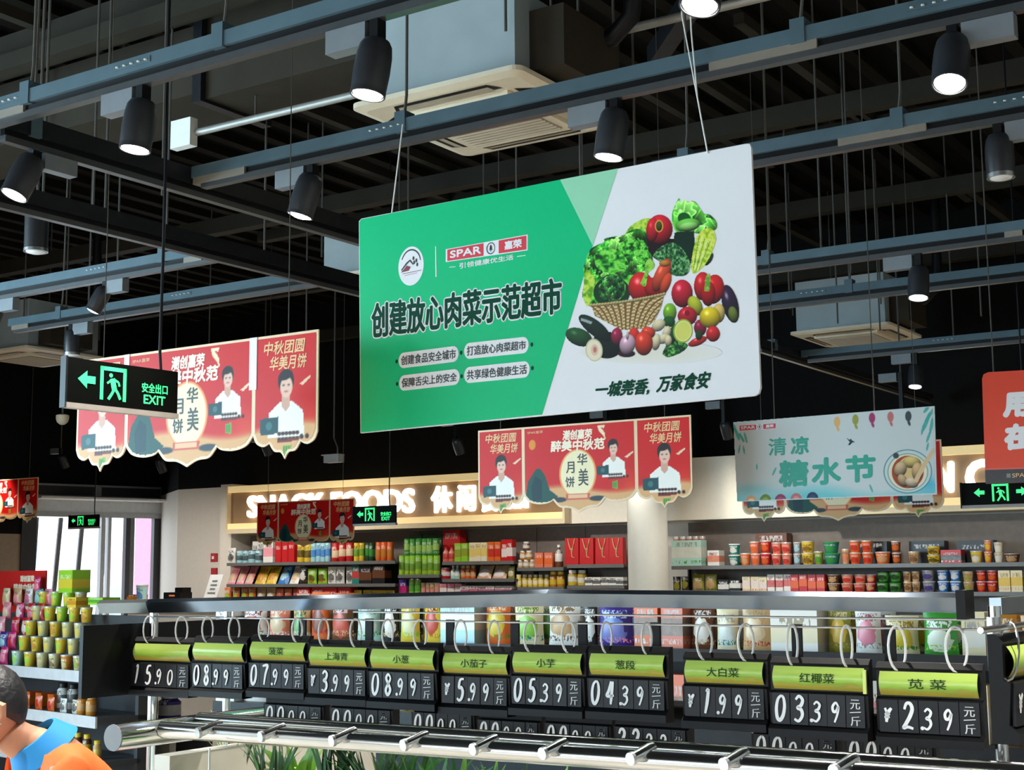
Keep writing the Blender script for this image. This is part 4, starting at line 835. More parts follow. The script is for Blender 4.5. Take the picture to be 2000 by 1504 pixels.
struct(MB().box(xa, xb, YF+.1, YW, 2.44, 3.12).build('trim_3', mat('cream_bulkhead_paint', (.86, .79, .66), .6, var=.02))); struct(MB().box(onY(340, 1000, YF).x+.8, fx0-.03, YF+.1, YW, 0, 3.12).build('trim_4', M_wall))
pc = onY(1266, 1100, 13.35); rc = (onY(1306, 1100, 13.35).x-onY(1226, 1100, 13.35).x)/2*.87
col_ = struct(MB().lathe([(rc, 0), (rc, 3.12)], 40, (pc.x, 13.35, 0)).build('column', mat('column_cream_paint', (.72, .70, .62), .5, var=.02), None, True))
struct(MB().lathe([(rc, 3.12), (rc, ZC)], 40, (pc.x, 13.35, 0)).build('trim_5', M_wallb, None, True))
# fire alarm on the white wall
p = onY(421, 1095, YF+.1); fa_ = thing('fire_alarm', 'red fire alarm bell and call point on the white wall', 'alarm', (p.x, YF+.1, p.z))
M_fred = mat('alarm_red', (.45, .03, .04), .4)
MB().box(-.045, .045, -.05, 0, -.02, .1).build('sounder', M_fred, fa_); MB().box(-.045, .045, -.04, 0, -.21, -.1).build('call_point', M_fred, fa_); MB().box(-.02, .02, -.054, -.05, .02, .06).build('lens', M_white, fa_)
p = onY(308, 1095, 16.2)
# ------------------------------------------------------------------ shelving
YS = 13.95
M_shelf = mat('dark_grey_shelf', (.05, .05, .05), .4); M_back = mat('shelf_back_panel', (.20, .165, .14), .6, var=.08); M_edge = mat('shelf_price_rail', (.14, .14, .135), .35)
SH = {}
def bay(nm, px0, px1, ys, label, step=0):
    x0, x1 = onY(px0, 1100, YS).x, onY(px1, 1100, YS).x; mid = (px0+px1)/2
    zs = [onY(mid, y, YS).z for y in ys]
    r = thing('shelf_bay', label, 'shelf', (x0, YS, 0), 0, None); L = x1-x0
    MB().box(0, L, .46, .5, 0, 2.42).build('back_panel', M_back, r)
    MB().box(0, L, .02, .46, 0, .12).build('plinth', M_shelf, r)
    for x in (.01, L-.01): MB().box(x-.008, x+.008, .41, .46, .12, max(zs)-.03).build('upright', M_shelf, r)
    for z in zs+[min(zs)-.33, min(zs)-.66, min(zs)-.99]:
        if z < .2: continue
        s = MB().box(.02, L-.02, 0, .46, z-.03, z).build('shelf', M_shelf, r); MB().box(.02, L-.02, -.012, 0, z-.035, z+.005).build('price_rail', M_edge, s)
    for k, z in enumerate(zs): SH[(nm, k)] = z
    return r
bay('A', 442, 775, (1098, 1141, 1187), 'dark shelf bay with drink tubes and snack bags beside the white wall')
bay('B', 776, 861, (1123, 1167), 'dark shelf bay holding stacked bright green tubes')
bay('C', 862, 1007, (1097, 1131, 1163), 'dark shelf bay with juice cartons and jars under the snack lettering')
bay('D', 1008, 1104, (1109, 1147), 'dark shelf bay with a small pyramid of jars')
bay('E', 1105, 1222, (1103, 1144), 'dark shelf bay with red gift bags beside the round column')
bay('F', 1309, 2120, (1102, 1157), 'long dark shelf bay with stacks of noodle cups past the round column')

# ------------------------------------------------------------------ packaged goods
CC = dict(red=rgb(196, 32, 36), orange=rgb(226, 104, 40), yellow=rgb(232, 196, 60), lime=rgb(150, 205, 50), green=rgb(60, 150, 50), dkgreen=rgb(22, 66, 40), teal=rgb(30, 130, 120), blue=rgb(40, 120, 200), pale=rgb(170, 215, 225), white=rgb(235, 232, 225), cream=rgb(235, 220, 180), black=rgb(24, 22, 24), brown=rgb(110, 64, 36), pink=rgb(240, 140, 160), magenta=rgb(205, 40, 110), purple=rgb(60, 40, 130), tan=rgb(210, 170, 120), grey=rgb(130, 130, 140), mint=rgb(180, 220, 205), salmon=rgb(226, 120, 90), amber=rgb(200, 130, 40), olive=rgb(150, 150, 50), clear=rgb(205, 200, 150))
PROTO = {}
def bag_mb(w, d, h, lean=0):
    nx, nz = 8, 8; mb = MB(); fr = []; bk = []
    for j in range(nz+1):
        for i in range(nx+1):
            u, v = i/nx, j/nz; b = (math.sin(math.pi*u)**.6)*(math.sin(math.pi*min(1, max(0, .08+v*.9)))**.7); wob = 1+.1*math.sin(7*u+5*v)
            pin = 1-.07*math.sin(math.pi*v)
            x = (u-.5)*w*pin; fr.append((x, -d/2*b*wob+lean*v*h, v*h)); bk.append((x, d/2*b+lean*v*h, v*h))
    n = (nx+1)*(nz+1)
    fs = []
    for j in range(nz):
        for i in range(nx):
            a_ = j*(nx+1)+i; fs += [(a_, a_+1, a_+nx+2, a_+nx+1), (n+a_, n+a_+nx+1, n+a_+nx+2, n+a_+1)]
    for i in range(nx): fs += [(n+i, n+i+1, i+1, i), (nz*(nx+1)+i, nz*(nx+1)+i+1, n+nz*(nx+1)+i+1, n+nz*(nx+1)+i)]
    for j in range(nz): fs += [(j*(nx+1), (j+1)*(nx+1), n+(j+1)*(nx+1), n+j*(nx+1)), (j*(nx+1)+nx, n+j*(nx+1)+nx, n+(j+1)*(nx+1)+nx, (j+1)*(nx+1)+nx)]
    return mb.add(fr+bk, fs)
def proto(kind, w, h, c):
    key = (kind, round(w, 3), round(h, 3), c)
    if key in PROTO: return PROTO[key]
    cc = [CC[k] for k in c]; c1 = cc[0]; c2 = cc[1] if len(cc) > 1 else CC['white']; c3 = cc[2] if len(cc) > 2 else c1; r = w/2; P = []
    pk = pack_mat(c1, c2, c3, 'band' if kind in ('can', 'tube', 'box', 'jar', 'bottle', 'carton') else 'blotch')
    plain = mat('plain_'+'_'.join(c[:1])+'_plastic', c1, .4); lid2 = mat('plain_'+(c[1] if len(c) > 1 else 'white')+'_plastic', c2, .4)
    if kind in ('can', 'tube'):
        P = [('body', MB().lathe([(r*.94, 0), (r, .006), (r, h*.93), (r*.95, h*.95)], 14), pk), ('lid', MB().lathe([(r*.98, h*.93), (r*.98, h*.99), (r*.9, h)], 14), plain if kind == 'tube' else M_steel)]
    elif kind == 'cup':
        P = [('body', MB().lathe([(r*.72, 0), (r*.75, .004), (r*.96, h*.92)], 14), pk), ('lid', MB().lathe([(r, h*.9), (r, h*.96), (r*.93, h)], 14), mat('foil_lid', (.62, .6, .56), .35, .3) if c[0] not in ('teal', 'green', 'blue') else lid2)]
    elif kind == 'jar':
        P = [('body', MB().lathe([(r*.9, 0), (r, .008), (r, h*.7), (r*.72, h*.78), (r*.7, h*.82)], 14), pk), ('lid', MB().lathe([(r*.78, h*.8), (r*.78, h*.98), (r*.7, h)], 14), lid2)]
    elif kind == 'bottle':
        P = [('body', MB().lathe([(r*.9, 0), (r, .01), (r, h*.6), (r*.4, h*.78), (r*.36, h*.9)], 12), pk), ('cap', MB().lathe([(r*.42, h*.89), (r*.42, h)], 12), lid2)]
    elif kind == 'giftbag':
        d = .09; mb = MB(); mb.add([(-r, -d/2, 0), (r, -d/2, 0), (r, d/2, 0), (-r, d/2, 0), (-r*.97, -d/2*.8, h), (r*.97, -d/2*.8, h), (r*.97, d/2*.8, h), (-r*.97, d/2*.8, h)], [(0,3,2,1),(4,5,6,7),(0,1,5,4),(1,2,6,5),(2,3,7,6),(3,0,4,7)])
        h1 = MB(); pts = [(-r*.5+r*k/10, h*.98-math.sin(math.pi*k/10)*h*.42) for k in range(11)]; ribbon(h1, pts, .012, -d/2-.003)
        h2 = MB(); ribbon(h2, [(-r*.05, h*.62), (r*.1, h*.3), (r*.45, h*.27)], .01, -d/2-.003); ribbon(h2, [(r*.35, h*.8), (r*.1, h*.45)], .008, -d/2-.003)
        P = [('body', mb, plain), ('handle', h1, lid2), ('gold_mark', h2, lid2)]
    elif kind == 'bag': P = [(None, bag_mb(w, min(.09, w*.5), h), pk)]
    elif kind == 'lying_bag': P = [(None, bag_mb(w, min(.1, w*.5), h*1.5, .55), pk)]
    elif kind == 'carton': P = [(None, MB().box(-r, r, -min(r, .05), min(r, .05), 0, h), pk)]
    else: P = [(None, MB().box(-r, r, -min(r, .07), min(r, .07), 0, h), pk)]
    PROTO[key] = [(n_, mb.mesh(n_ or kind, m_, kind not in ('box', 'carton', 'giftbag')), ) for n_, mb, m_ in P]; return PROTO[key]
NOUN = dict(can='drink_can', tube='snack_tube', cup='noodle_cup', jar='food_jar', bottle='sauce_bottle', giftbag='gift_bag', bag='snack_bag', lying_bag='snack_bag', box='snack_box', carton='juice_carton')
CAT = dict(can='can', tube='tube', cup='cup', jar='jar', bottle='bottle', giftbag='bag', bag='bag', lying_bag='bag', box='box', carton='carton')
NPROD = 0
def product(kind, loc, w, h, c, label, rz=0, group=None, name=None):
    global NPROD; NPROD += 1
    loc = (loc[0], loc[1], loc[2]+.0012); P = proto(kind, w, h, c); nm = name or NOUN[kind]; g = group or label
    if P[0][0] is None:
        o = bpy.data.objects.new(nm, P[0][1]); COL.objects.link(o); o.location = loc; o.rotation_euler = (0, 0, rz)
        return tag(o, label, CAT[kind], g)
    r = thing(nm, label, CAT[kind], loc, rz, g)
    for n_, me in P: o = bpy.data.objects.new(n_, me); COL.objects.link(o); o.parent = r
    return r
CN = dict(dkgreen='dark green', pale='pale blue', mint='mint green', clear='see-through')
def row(bk, px0, px1, n, hpx, kind, c, where, stack=1, dy=.12, jit=0):
    z = SH[bk]+.0; c = tuple(c.split('/')); xs = [onY(px0+(px1-px0)*(k+.5)/n, 1100, YS+dy).x for k in range(n)]
    for k in range(n):
        pxa = px0+(px1-px0)*k/n; pxb = px0+(px1-px0)*(k+1)/n; wd = (onY(pxb, 1100, YS+dy).x-onY(pxa, 1100, YS+dy).x)*.95
        D = (Vector((xs[k], YS+dy, z))-CAM).dot(RF); h = hpx*D/F; wd = min(wd, .36)
        if bk[1] in (1, 2) and (bk[0], bk[1]-1) in SH: h = min(h, (SH[(bk[0], bk[1]-1)]-.038-z-.006)/stack/(1.5 if kind == 'lying_bag' else 1))
        nm = CN.get(c[0], c[0]); sec = CN.get(c[1], c[1]) if len(c) > 1 else ''
        kd = dict(can='drink can', tube='tall snack tube', cup='instant noodle cup', jar='glass jar', bottle='sauce bottle', giftbag='gift bag', bag='snack bag', lying_bag='slumped snack bag', box='snack box', carton='drink carton')[kind]
        lb = f'{nm} and {sec} {kd} {where}' if sec and sec != nm else f'{nm} {kd} {where}'
        for s in range(stack):
            product(kind, (xs[k]+(random.uniform(-.004, .004)), YS+dy+random.uniform(-.01, .01), z+s*(h+.0012)), wd*.985 if kind not in ('cup',) else wd, h, c, lb, rz=random.uniform(-jit, jit))
wA = 'on the top shelf beside the white wall'; wA2 = 'on the bag shelf beside the white wall'; wA3 = 'on the crowded low shelf beside the white wall'
row(('A', 0), 445, 462, 1, 30, 'bag', 'white/black', wA); row(('A', 0), 464, 511, 4, 25, 'can', 'pale/black', wA); row(('A', 0), 497, 518, 2, 42, 'carton', 'white/grey', wA, dy=.3); row(('A', 0), 520, 540, 1, 42, 'box', 'white/pink', wA); row(('A', 0), 543, 580, 3, 40, 'box', 'red/red', wA)
row(('A', 0), 583, 608, 2, 37, 'tube', 'yellow/black', wA); row(('A', 0), 608, 646, 4, 37, 'tube', 'pale/blue', wA); row(('A', 0), 650, 690, 3, 37, 'tube', 'red/cream', wA); row(('A', 0), 692, 712, 2, 36, 'tube', 'yellow/green', wA); row(('A', 0), 713, 732, 2, 36, 'tube', 'dkgreen/green', wA); row(('A', 0), 734, 769, 3, 37, 'tube', 'orange/amber', wA)
row(('A', 1), 444, 494, 3, 26, 'lying_bag', 'pink/tan/white', wA2); row(('A', 1), 496, 540, 2, 30, 'lying_bag', 'yellow/amber', wA2); row(('A', 1), 541, 563, 1, 32, 'lying_bag', 'blue/pale', wA2); row(('A', 1), 565, 584, 1, 28, 'lying_bag', 'white/tan', wA2); row(('A', 1), 586, 602, 1, 34, 'bag', 'black/white/brown', wA2); row(('A', 1), 602, 640, 2, 30, 'bag', 'lime/black/yellow', wA2); row(('A', 1), 640, 692, 3, 33, 'bag', 'white/black', wA2); row(('A', 1), 693, 708, 1, 36, 'box', 'teal/red', wA2); row(('A', 1), 708, 760, 2, 40, 'box', 'black/brown/black', wA2)
row(('A', 2), 440, 502, 4, 40, 'bag', 'orange/lime/red', wA3); row(('A', 2), 502, 540, 2, 38, 'bag', 'tan/white/brown', wA3); row(('A', 2), 540, 588, 3, 36, 'bag', 'orange/red/white', wA3); row(('A', 2), 588, 640, 2, 42, 'box', 'red/white/red', wA3); row(('A', 2), 640, 692, 2, 42, 'box', 'red/red', wA3); row(('A', 2), 692, 772, 5, 34, 'bag', 'yellow/cream/amber', wA3)
wB = 'in the green stack below the snack lettering'
row(('B', 0), 779, 858, 7, 38, 'tube', 'lime/green/yellow', wB, stack=1, dy=.1); z0 = SH[('B', 0)]; SH[('B', 9)] = z0+.004+38*((Vector((onY(820, 1100, YS).x, YS, z0))-CAM).dot(RF))/F
row(('B', 9), 790, 858, 6, 32, 'tube', 'green/lime/white', wB, dy=.1); row(('B', 0), 803, 868, 5, 78, 'box', 'dkgreen/black', 'standing behind the green tubes', dy=.3)
row(('B', 1), 785, 800, 1, 34, 'box', 'purple/magenta', 'on the shelf below the green tubes'); row(('B', 1), 800, 822, 2, 36, 'can', 'lime/green', 'on the shelf below the green tubes'); row(('B', 1), 822, 860, 4, 28, 'cup', 'tan/pink', 'on the shelf below the green tubes')
wC = 'on the carton shelf under the snack lettering'
row(('C', 0), 866, 888, 2, 30, 'bottle', 'salmon/red', wC); row(('C', 0), 870, 905, 1, 62, 'box', 'red/red', wC, dy=.32); row(('C', 0), 892, 917, 2, 36, 'carton', 'lime/olive', wC); row(('C', 0), 919, 955, 3, 37, 'carton', 'cream/yellow/white', wC); row(('C', 0), 956, 980, 2, 38, 'carton', 'orange/red', wC); row(('C', 0), 982, 1006, 2, 42, 'carton', 'red/white', wC)
wC2 = 'on the jar shelf under the snack lettering'
row(('C', 1), 864, 880, 1, 22, 'can', 'red/white', wC2); row(('C', 1), 880, 898, 2, 28, 'bottle', 'mint/white', wC2); row(('C', 1), 900, 928, 3, 27, 'jar', 'orange/tan', wC2); row(('C', 1), 930, 990, 2, 24, 'lying_bag', 'tan/white/pink', wC2); row(('C', 1), 992, 1006, 1, 24, 'bag', 'olive/cream', wC2)
row(('C', 2), 864, 905, 3, 22, 'box', 'pink/white', 'on the low shelf under the snack lettering'); row(('C', 2), 905, 1004, 6, 18, 'box', 'white/magenta/mint', 'on the low shelf under the snack lettering')
wD = 'beside the pyramid of jars'
row(('D', 0), 1011, 1046, 3, 16, 'jar', 'tan/white', 'in the small pyramid of jars'); D_ = (Vector((onY(1030, 1100, YS).x, YS, 1.9))-CAM).dot(RF)/F
SH[('D', 8)] = SH[('D', 0)]+.003+16*D_; SH[('D', 9)] = SH[('D', 0)]+.006+33*D_; row(('D', 8), 1016, 1041, 2, 17, 'jar', 'amber/white', 'in the small pyramid of jars'); row(('D', 9), 1023, 1036, 1, 17, 'jar', 'brown/white', 'topmost in the small pyramid of jars')
row(('D', 0), 1050, 1084, 2, 29, 'box', 'salmon/orange', wD); row(('D', 0), 1085, 1100, 1, 44, 'bottle', 'brown/white', wD); row(('D', 1), 1009, 1072, 6, 24, 'jar', 'yellow/cream', 'on the low shelf below the jar pyramid'); row(('D', 1), 1073, 1103, 2, 36, 'jar', 'amber/yellow', 'on the low shelf below the jar pyramid')
row(('E', 0), 1107, 1222, 4, 52, 'giftbag', 'red/tan', 'with a rope handle beside the round column', dy=.14); row(('E', 1), 1110, 1145, 2, 30, 'jar', 'yellow/white', 'on the low shelf under the red gift bags'); row(('E', 1), 1146, 1222, 5, 16, 'box', 'white/black', 'on the low shelf under the red gift bags')
wF = 'on the noodle shelf past the column'; wF2 = 'on the second noodle shelf past the column'
row(('F', 0), 1312, 1384, 1, 50, 'box', 'mint/white/green', wF); row(('F', 0), 1316, 1380, 5, 58, 'cup', 'salmon/white', 'behind the mint gift box', dy=.34); row(('F', 0), 1386, 1410, 1, 30, 'box', 'white/orange', wF)
for a_, b_, n, hp, c, st in ((1424, 1446, 1, 21, 'teal/white', 2), (1446, 1466, 1, 24, 'orange/tan', 1), (1466, 1486, 1, 23, 'salmon/orange', 2), (1486, 1507, 1, 24, 'red/orange', 2), (1508, 1548, 2, 22, 'salmon/red', 2), (1550, 1566, 1, 22, 'grey/pale', 2), (1566, 1592, 1, 23, 'yellow/brown', 2), (1592, 1610, 1, 26, 'olive/green', 1), (1610, 1642, 1, 22, 'teal/green', 2), (1644, 1660, 1, 30, 'tan/salmon', 1), (1660, 1706, 2, 23, 'orange/red', 2), (1710, 1741, 1, 24, 'orange/tan', 1), (1742, 1762, 1, 22, 'brown/orange', 2), (1775, 1797, 1, 24, 'tan/brown', 1), (1810, 1838, 1, 17, 'yellow/black', 2), (1896, 1922, 1, 24, 'yellow/white', 1), (1923, 1940, 1, 22, 'orange/yellow', 2), (1941, 1961, 1, 20, 'cream/white', 2), (1962, 1995, 1, 18, 'brown/tan', 1)):
    row(('F', 0), a_, b_, n, hp, 'cup', c, wF, stack=st)
row(('F', 0), 1840, 1882, 1, 26, 'box', 'red/black/white', wF)
for x_ in (1463, 1655, 1765, 1860): row(('F', 0), x_, x_+100, 1, 62 if x_ == 1463 else 44, 'box', 'brown/brown' if x_ == 1463 else 'black/black', 'stored behind the noodle cups', dy=.36)
for a_, b_, n, hp, kd, c, st in ((1312, 1345, 2, 30, 'bag', 'black/olive/brown', 1), (1350, 1400, 2, 34, 'bag', 'olive/tan/black', 1), (1405, 1450, 2, 24, 'box', 'black/white', 1), (1452, 1500, 3, 30, 'box', 'cream/white/red', 1), (1501, 1545, 3, 34, 'box', 'white/red', 1), (1546, 1612, 4, 34, 'box', 'red/orange', 1), (1615, 1640, 1, 17, 'cup', 'brown/tan', 2), (1642, 1690, 2, 17, 'cup', 'salmon/red', 2), (1690, 1710, 1, 17, 'cup', 'red/tan', 2), (1711, 1760, 2, 20, 'cup', 'green/black', 2), (1762, 1796, 2, 20, 'cup', 'tan/brown', 2), (1800, 1826, 1, 21, 'cup', 'grey/purple', 2), (1829, 1876, 2, 21, 'cup', 'blue/white', 2), (1879, 1902, 1, 20, 'cup', 'tan/olive', 2), (1904, 1948, 2, 21, 'cup', 'red/orange', 2), (1950, 1998, 2, 42, 'box', 'cream/yellow/amber', 1)):
    row(('F', 1), a_, b_, n, hp, kd, c, wF2, stack=st)

# ------------------------------------------------------------------ island display between the produce stand and the wall
YI = 6.0; zi = onY(1000, 1262, YI).z; xi0, xi1 = onY(425, 1260, YI).x, onY(2080, 1260, YI).x
isl = thing('island_shelf', 'long low island shelf packed with bagged goods behind the produce stand', 'shelf', (xi0, YI, 0)); L = xi1-xi0
MB().box(0, L, 0, .9, 0, .15).build('plinth', M_shelf, isl); MB().box(.03, L-.03, .43, .47, .15, zi-.04).build('back_panel', M_black, isl)
for z in (zi, zi-.36, zi-.72):
    s = MB().box(0, L, -.02, .9, z-.03, z).build('shelf', M_shelf, isl); MB().box(0, L, -.03, -.02, z-.05, z+.01).build('price_rail', M_black, s)
SPN = [(432, 470, 'box', 'white/brown', 60), (470, 520, 'bag', 'white/red/olive', 72), (520, 566, 'bag', 'salmon/tan/white', 66), (566, 602, 'bag', 'tan/green/white', 70), (602, 642, 'bag', 'orange/brown/red', 92), (642, 692, 'bag', 'brown/red/tan', 88), (692, 742, 'bag', 'mint/white/green', 84), (742, 776, 'bag', 'black/white/tan', 88), (776, 820, 'bag', 'yellow/cream/lime', 86), (820, 866, 'bag', 'yellow/red/amber', 84), (868, 942, 'box', 'pale/white', 82),
       (942, 1000, 'bag', 'orange/yellow/green', 86), (1000, 1062, 'bag', 'cream/lime/teal', 84), (1062, 1134, 'bag', 'white/tan/brown', 88), (1134, 1164, 'bag', 'black/white', 84), (1164, 1240, 'bag', 'purple/blue/pink', 88), (1244, 1296, 'box', 'orange/brown/white', 84), (1296, 1344, 'box', 'salmon/brown/white', 84), (1344, 1396, 'bag', 'brown/white/tan', 84), (1396, 1446, 'bag', 'cream/white/teal', 86), (1446, 1508, 'bag', 'tan/cream/red', 84), (1510, 1612, 'box', 'white/cream', 80), (1612, 1664, 'bag', 'olive/yellow/tan', 84), (1666, 1724, 'bag', 'white/pink/grey', 86), (1724, 1796, 'bag', 'cream/yellow/green', 74), (1796, 1874, 'bag', 'green/white/lime', 84), (1880, 1930, 'box', 'cream/white', 84), (1930, 1990, 'bag', 'amber/cream/orange', 80), (1990, 2070, 'bag', 'tan/orange/white', 80)]
for lev, (dz, lbl) in enumerate(((0, 'standing on the island shelf behind the price boards'), (-.36, 'on the middle deck of the island shelf'))):
    for a_, b_, kd, c, hp in SPN:
        xc = onY((a_+b_)/2, 1262, YI+.12).x; wd = (onY(b_, 1262, YI+.12).x-onY(a_, 1262, YI+.12).x)*.93; D = (Vector((xc, YI+.12, zi))-CAM).dot(RF); c = tuple(c.split('/'))
        h = min(hp*D/F, .33) if lev == 0 else .24
        for k in range(2 if wd > .26 else 1):
            n = 2 if wd > .26 else 1; nm = CN.get(c[0], c[0]); s2 = CN.get(c[1], c[1])
            product(kd, (xc+(k-(n-1)/2)*wd/n, YI+.14+random.uniform(-.01, .01), zi+dz), wd/n*.97, h, c, f'{nm} and {s2} {"carton box" if kd == "box" else "food bag"} {lbl}', rz=random.uniform(-.06, .06))
            if lev == 0: product(kd, (xc+(k-(n-1)/2)*wd/n, YI+.34, zi+dz), wd/n*.97, h*.97, c, f'{nm} and {s2} {"carton box" if kd == "box" else "food bag"} in the back row of the island shelf', rz=random.uniform(-.06, .06))

# ------------------------------------------------------------------ gondola at the left
GR_ = math.radians(-10.6); gR = atD(190, 1404, 9.2); gx = Vector((math.cos(GR_), math.sin(GR_), 0)); gn = Vector((-gx.y, gx.x, 0)); GL = 2.6
g0 = gR-gx*GL; z2_ = gR.z; z1_ = z2_+.285; z3_ = z2_-.28; z4_ = z3_-.28
gd = thing('gondola_shelf', 'white-edged gondola shelf full of sweets and jars beside the person in orange', 'shelf', (g0.x, g0.y, 0), GR_)
M_gs = mat('pale_grey_shelf', (.55, .55, .57), .4); M_gd = mat('dark_gondola_steel', (.06, .06, .065), .45)
MB().box(0, GL, .40, .44, .1, z1_+.36).build('back_panel', M_gd, gd); MB().box(0, GL, .02, .44, 0, .12).build('plinth', M_gd, gd)
for z in (z1_, z2_, z3_, z4_):
    LL = GL if z != z1_ else GL-.1
    s = MB().box(0, LL, 0, .42, z-.03, z).build('shelf', M_gd, gd); MB().box(0, LL, -.014, 0, z-.062, z+.012).build('price_rail', M_gs, s)
for x in (.02, GL-.02): MB().box(x-.02, x+.02, .3, .42, .12, z1_+.3).build('upright', M_gd, gd)
def gput(px, py, zsh, wpx, hpx, kind, c, where, dy=.1, dz=0, name=None):
    P = onP(px, py, gR+gn*dy, gn); lx = (P-g0).dot(gx)
    D = (P-CAM).dot(RF); w_ = wpx*D/F/.95; h = hpx*D/F; q = g0+gx*lx+gn*dy; c = tuple(c.split('/')); nm = CN.get(c[0], c[0]); s2 = CN.get(c[1], c[1]) if len(c) > 1 else ''
    kd = dict(cup='fruit jelly cup', box='sweet box', bag='sweet bag', jar='jar', can='can', carton='carton', bottle='bottle', lying_bag='slumped sweet bag')[kind]
    return product(kind, (q.x, q.y, zsh+dz), w_, h, c, f'{nm} and {s2} {kd} {where}' if s2 else f'{nm} {kd} {where}', rz=GR_+random.uniform(-.05, .05), name={'cup': 'jelly_cup', 'box': 'sweet_box', 'bag': 'sweet_bag'}.get(kind))
wG = 'in the stepped pile on the gondola top shelf'
uh = 9.3/F*1.06
cols_cup = ['lime/mint', 'yellow/lime', 'clear/tan', 'clear/olive', 'amber/clear']
for tier in range(5):
    n = 6-tier if tier < 5 else 1
    for k in range(6):
        px = 34+tier*12+k*24
        if px > 168: continue
        c = ['mint/lime', 'yellow/lime', 'clear/tan', 'clear/brown', 'amber/clear', 'clear/olive'][k] if tier == 0 else random.choice(['yellow/lime', 'yellow/amber', 'clear/yellow', 'lime/yellow'])
        gput(px, 1300, z1_, 23, 30, 'cup', c, wG, dy=.06+.07*tier, dz=tier*29*uh)
gput(140, 1300, z1_, 56, 44, 'box', 'lime/yellow', 'topmost on the sweet pile', dy=.36, dz=5*29*uh); gput(200, 1300, z1_, 50, 14, 'box', 'lime/green', 'beside the lime box on the sweet pile', dy=.34, dz=4.2*29*uh)
gput(150, 1300, z1_, 30, 20, 'box', 'yellow/amber', 'beside the lime box on the sweet pile', dy=.28, dz=4*29*uh)
for k, (px, t, c) in enumerate(((8, 0, 'magenta/pink'), (-14, 0, 'purple/white/pink'), (6, 1, 'purple/pale'), (22, 1, 'magenta/red'), (0, 2, 'pink/white'), (28, 2, 'red/magenta'), (48, 2, 'red/white'), (10, 3, 'pink/cream'), (36, 3, 'magenta/white'), (58, 3, 'red/pink'), (76, 3, 'red/white'), (8, 4, 'cream/tan'), (30, 4, 'tan/pink'), (52, 4, 'white/magenta'), (72, 4, 'teal/pale'), (90, 4, 'pink/red'))):
    gput(px, 1300, z1_, 28, 34, 'bag', c, 'among the pink sweets on the gondola top', dy=.08+.07*t, dz=t*29*uh)
gput(68, 1300, z1_, 22, 30, 'bag', 'magenta/pink', 'topmost among the pink sweets', dy=.36, dz=5*29*uh)
for k in range(5): gput(64+k*24-12, 1384, z2_, 23, 27, 'bag', 'orange/red' if k < 3 else 'white/black', 'on the second deck of the gondola', dy=.07)
for k in range(3): gput(62+k*24, 1384, z2_, 24, 26, 'box', 'orange/amber', 'stacked at the back of the second gondola deck', dy=.22, dz=0 if k else .0)
for k in range(4): gput(122+k*10, 1384, z2_, 22, 48, 'jar', 'white/black', 'on the second deck of the gondola', dy=.24) if k % 2 == 0 else None
for k in range(2): gput(160+k*18, 1390, z2_, 20, 40, 'jar', 'amber/tan', 'at the end of the second gondola deck', dy=.08)
for k in range(2): gput(152+k*18, 1462, z3_, 17, 42, 'jar', 'brown/yellow', 'with yellow lid on the third gondola deck', dy=.14)
for k in range(3): gput(108+k*20, 1462, z3_, 19, 24, 'jar', 'tan/white', 'on the third gondola deck', dy=.06)
for k in range(3): gput(60+k*22, 1462, z3_, 20, 34, 'bag', 'cream/lime', 'on the third gondola deck', dy=.2)
gput(190, 1462, z3_, 16, 36, 'jar', 'tan/yellow', 'with yellow lid at the end of the third deck', dy=.1)
for k in range(3): gput(146+k*16, 1500, z4_, 16, 30, 'jar', 'yellow/amber', 'on the lowest gondola deck', dy=.1)
# red poster standing on the gondola
q = onP(88, 1180, gR+gn*.41, gn); pz = z1_+.36
po = thing('festival_poster', 'square red festival poster standing on top of the gondola shelf', 'poster', (q.x-gx.x*1.0, q.y-gx.y*1.0, pz+.003), GR_)
hP = (onP(88, 1115, gR+gn*.41, gn).z-pz)
MB().box(0, 1.0, 0, .01, 0, hP).build('board', mat('poster_red', rgb(206, 36, 34), .4, var=.03), po)
decal(ellipse(.79, .085, .12, .08, 24), -.0008, M_bcrm2, po, 'moon'); decal(ellipse(.93, .1, .05, .045, 16), -.0009, mat('poster_skin', rgb(240, 200, 180), .5), po, 'figure')
lettering('醉美中秋范', (.5, hP*.5, .86, hP*.68), -.001, M_bcrm2, po, bold=.004, name='poster_lettering'); lettering('潮创嘉荣', (.6, hP*.74, .82, hP*.88), -.001, M_bcrm2, po, bold=.003, name='poster_lettering')
# bags on a lower shelf right of the gondola
end = atD(264, 1413, 10.1)
es = thing('end_shelf', 'small pale shelf with two big food bags beyond the gondola end', 'shelf', (end.x, end.y, 0), GR_)
MB().box(-.18, .45, 0, .35, end.z-.03, end.z).build('shelf', M_gs, es); MB().box(-.18, .45, .3, .35, 0, end.z+.0).build('back_panel', M_gd, es); MB().box(-.18, .45, .0, .05, 0, end.z-.03).build('front_panel', mat('beige_panel', (.62, .56, .46), .5), es)
for dx, c, lb in ((-.08, 'green/white/red', 'green and white food bag with red foot beyond the gondola end'), (.19, 'purple/white', 'purple and white jar beyond the gondola end')):
    product('bag' if dx < 0 else 'jar', (end.x+gx.x*dx+gn.x*.16, end.y+gx.y*dx+gn.y*.16, end.z), .22 if dx < 0 else .16, .22, tuple(c.split('/')), lb, rz=GR_)

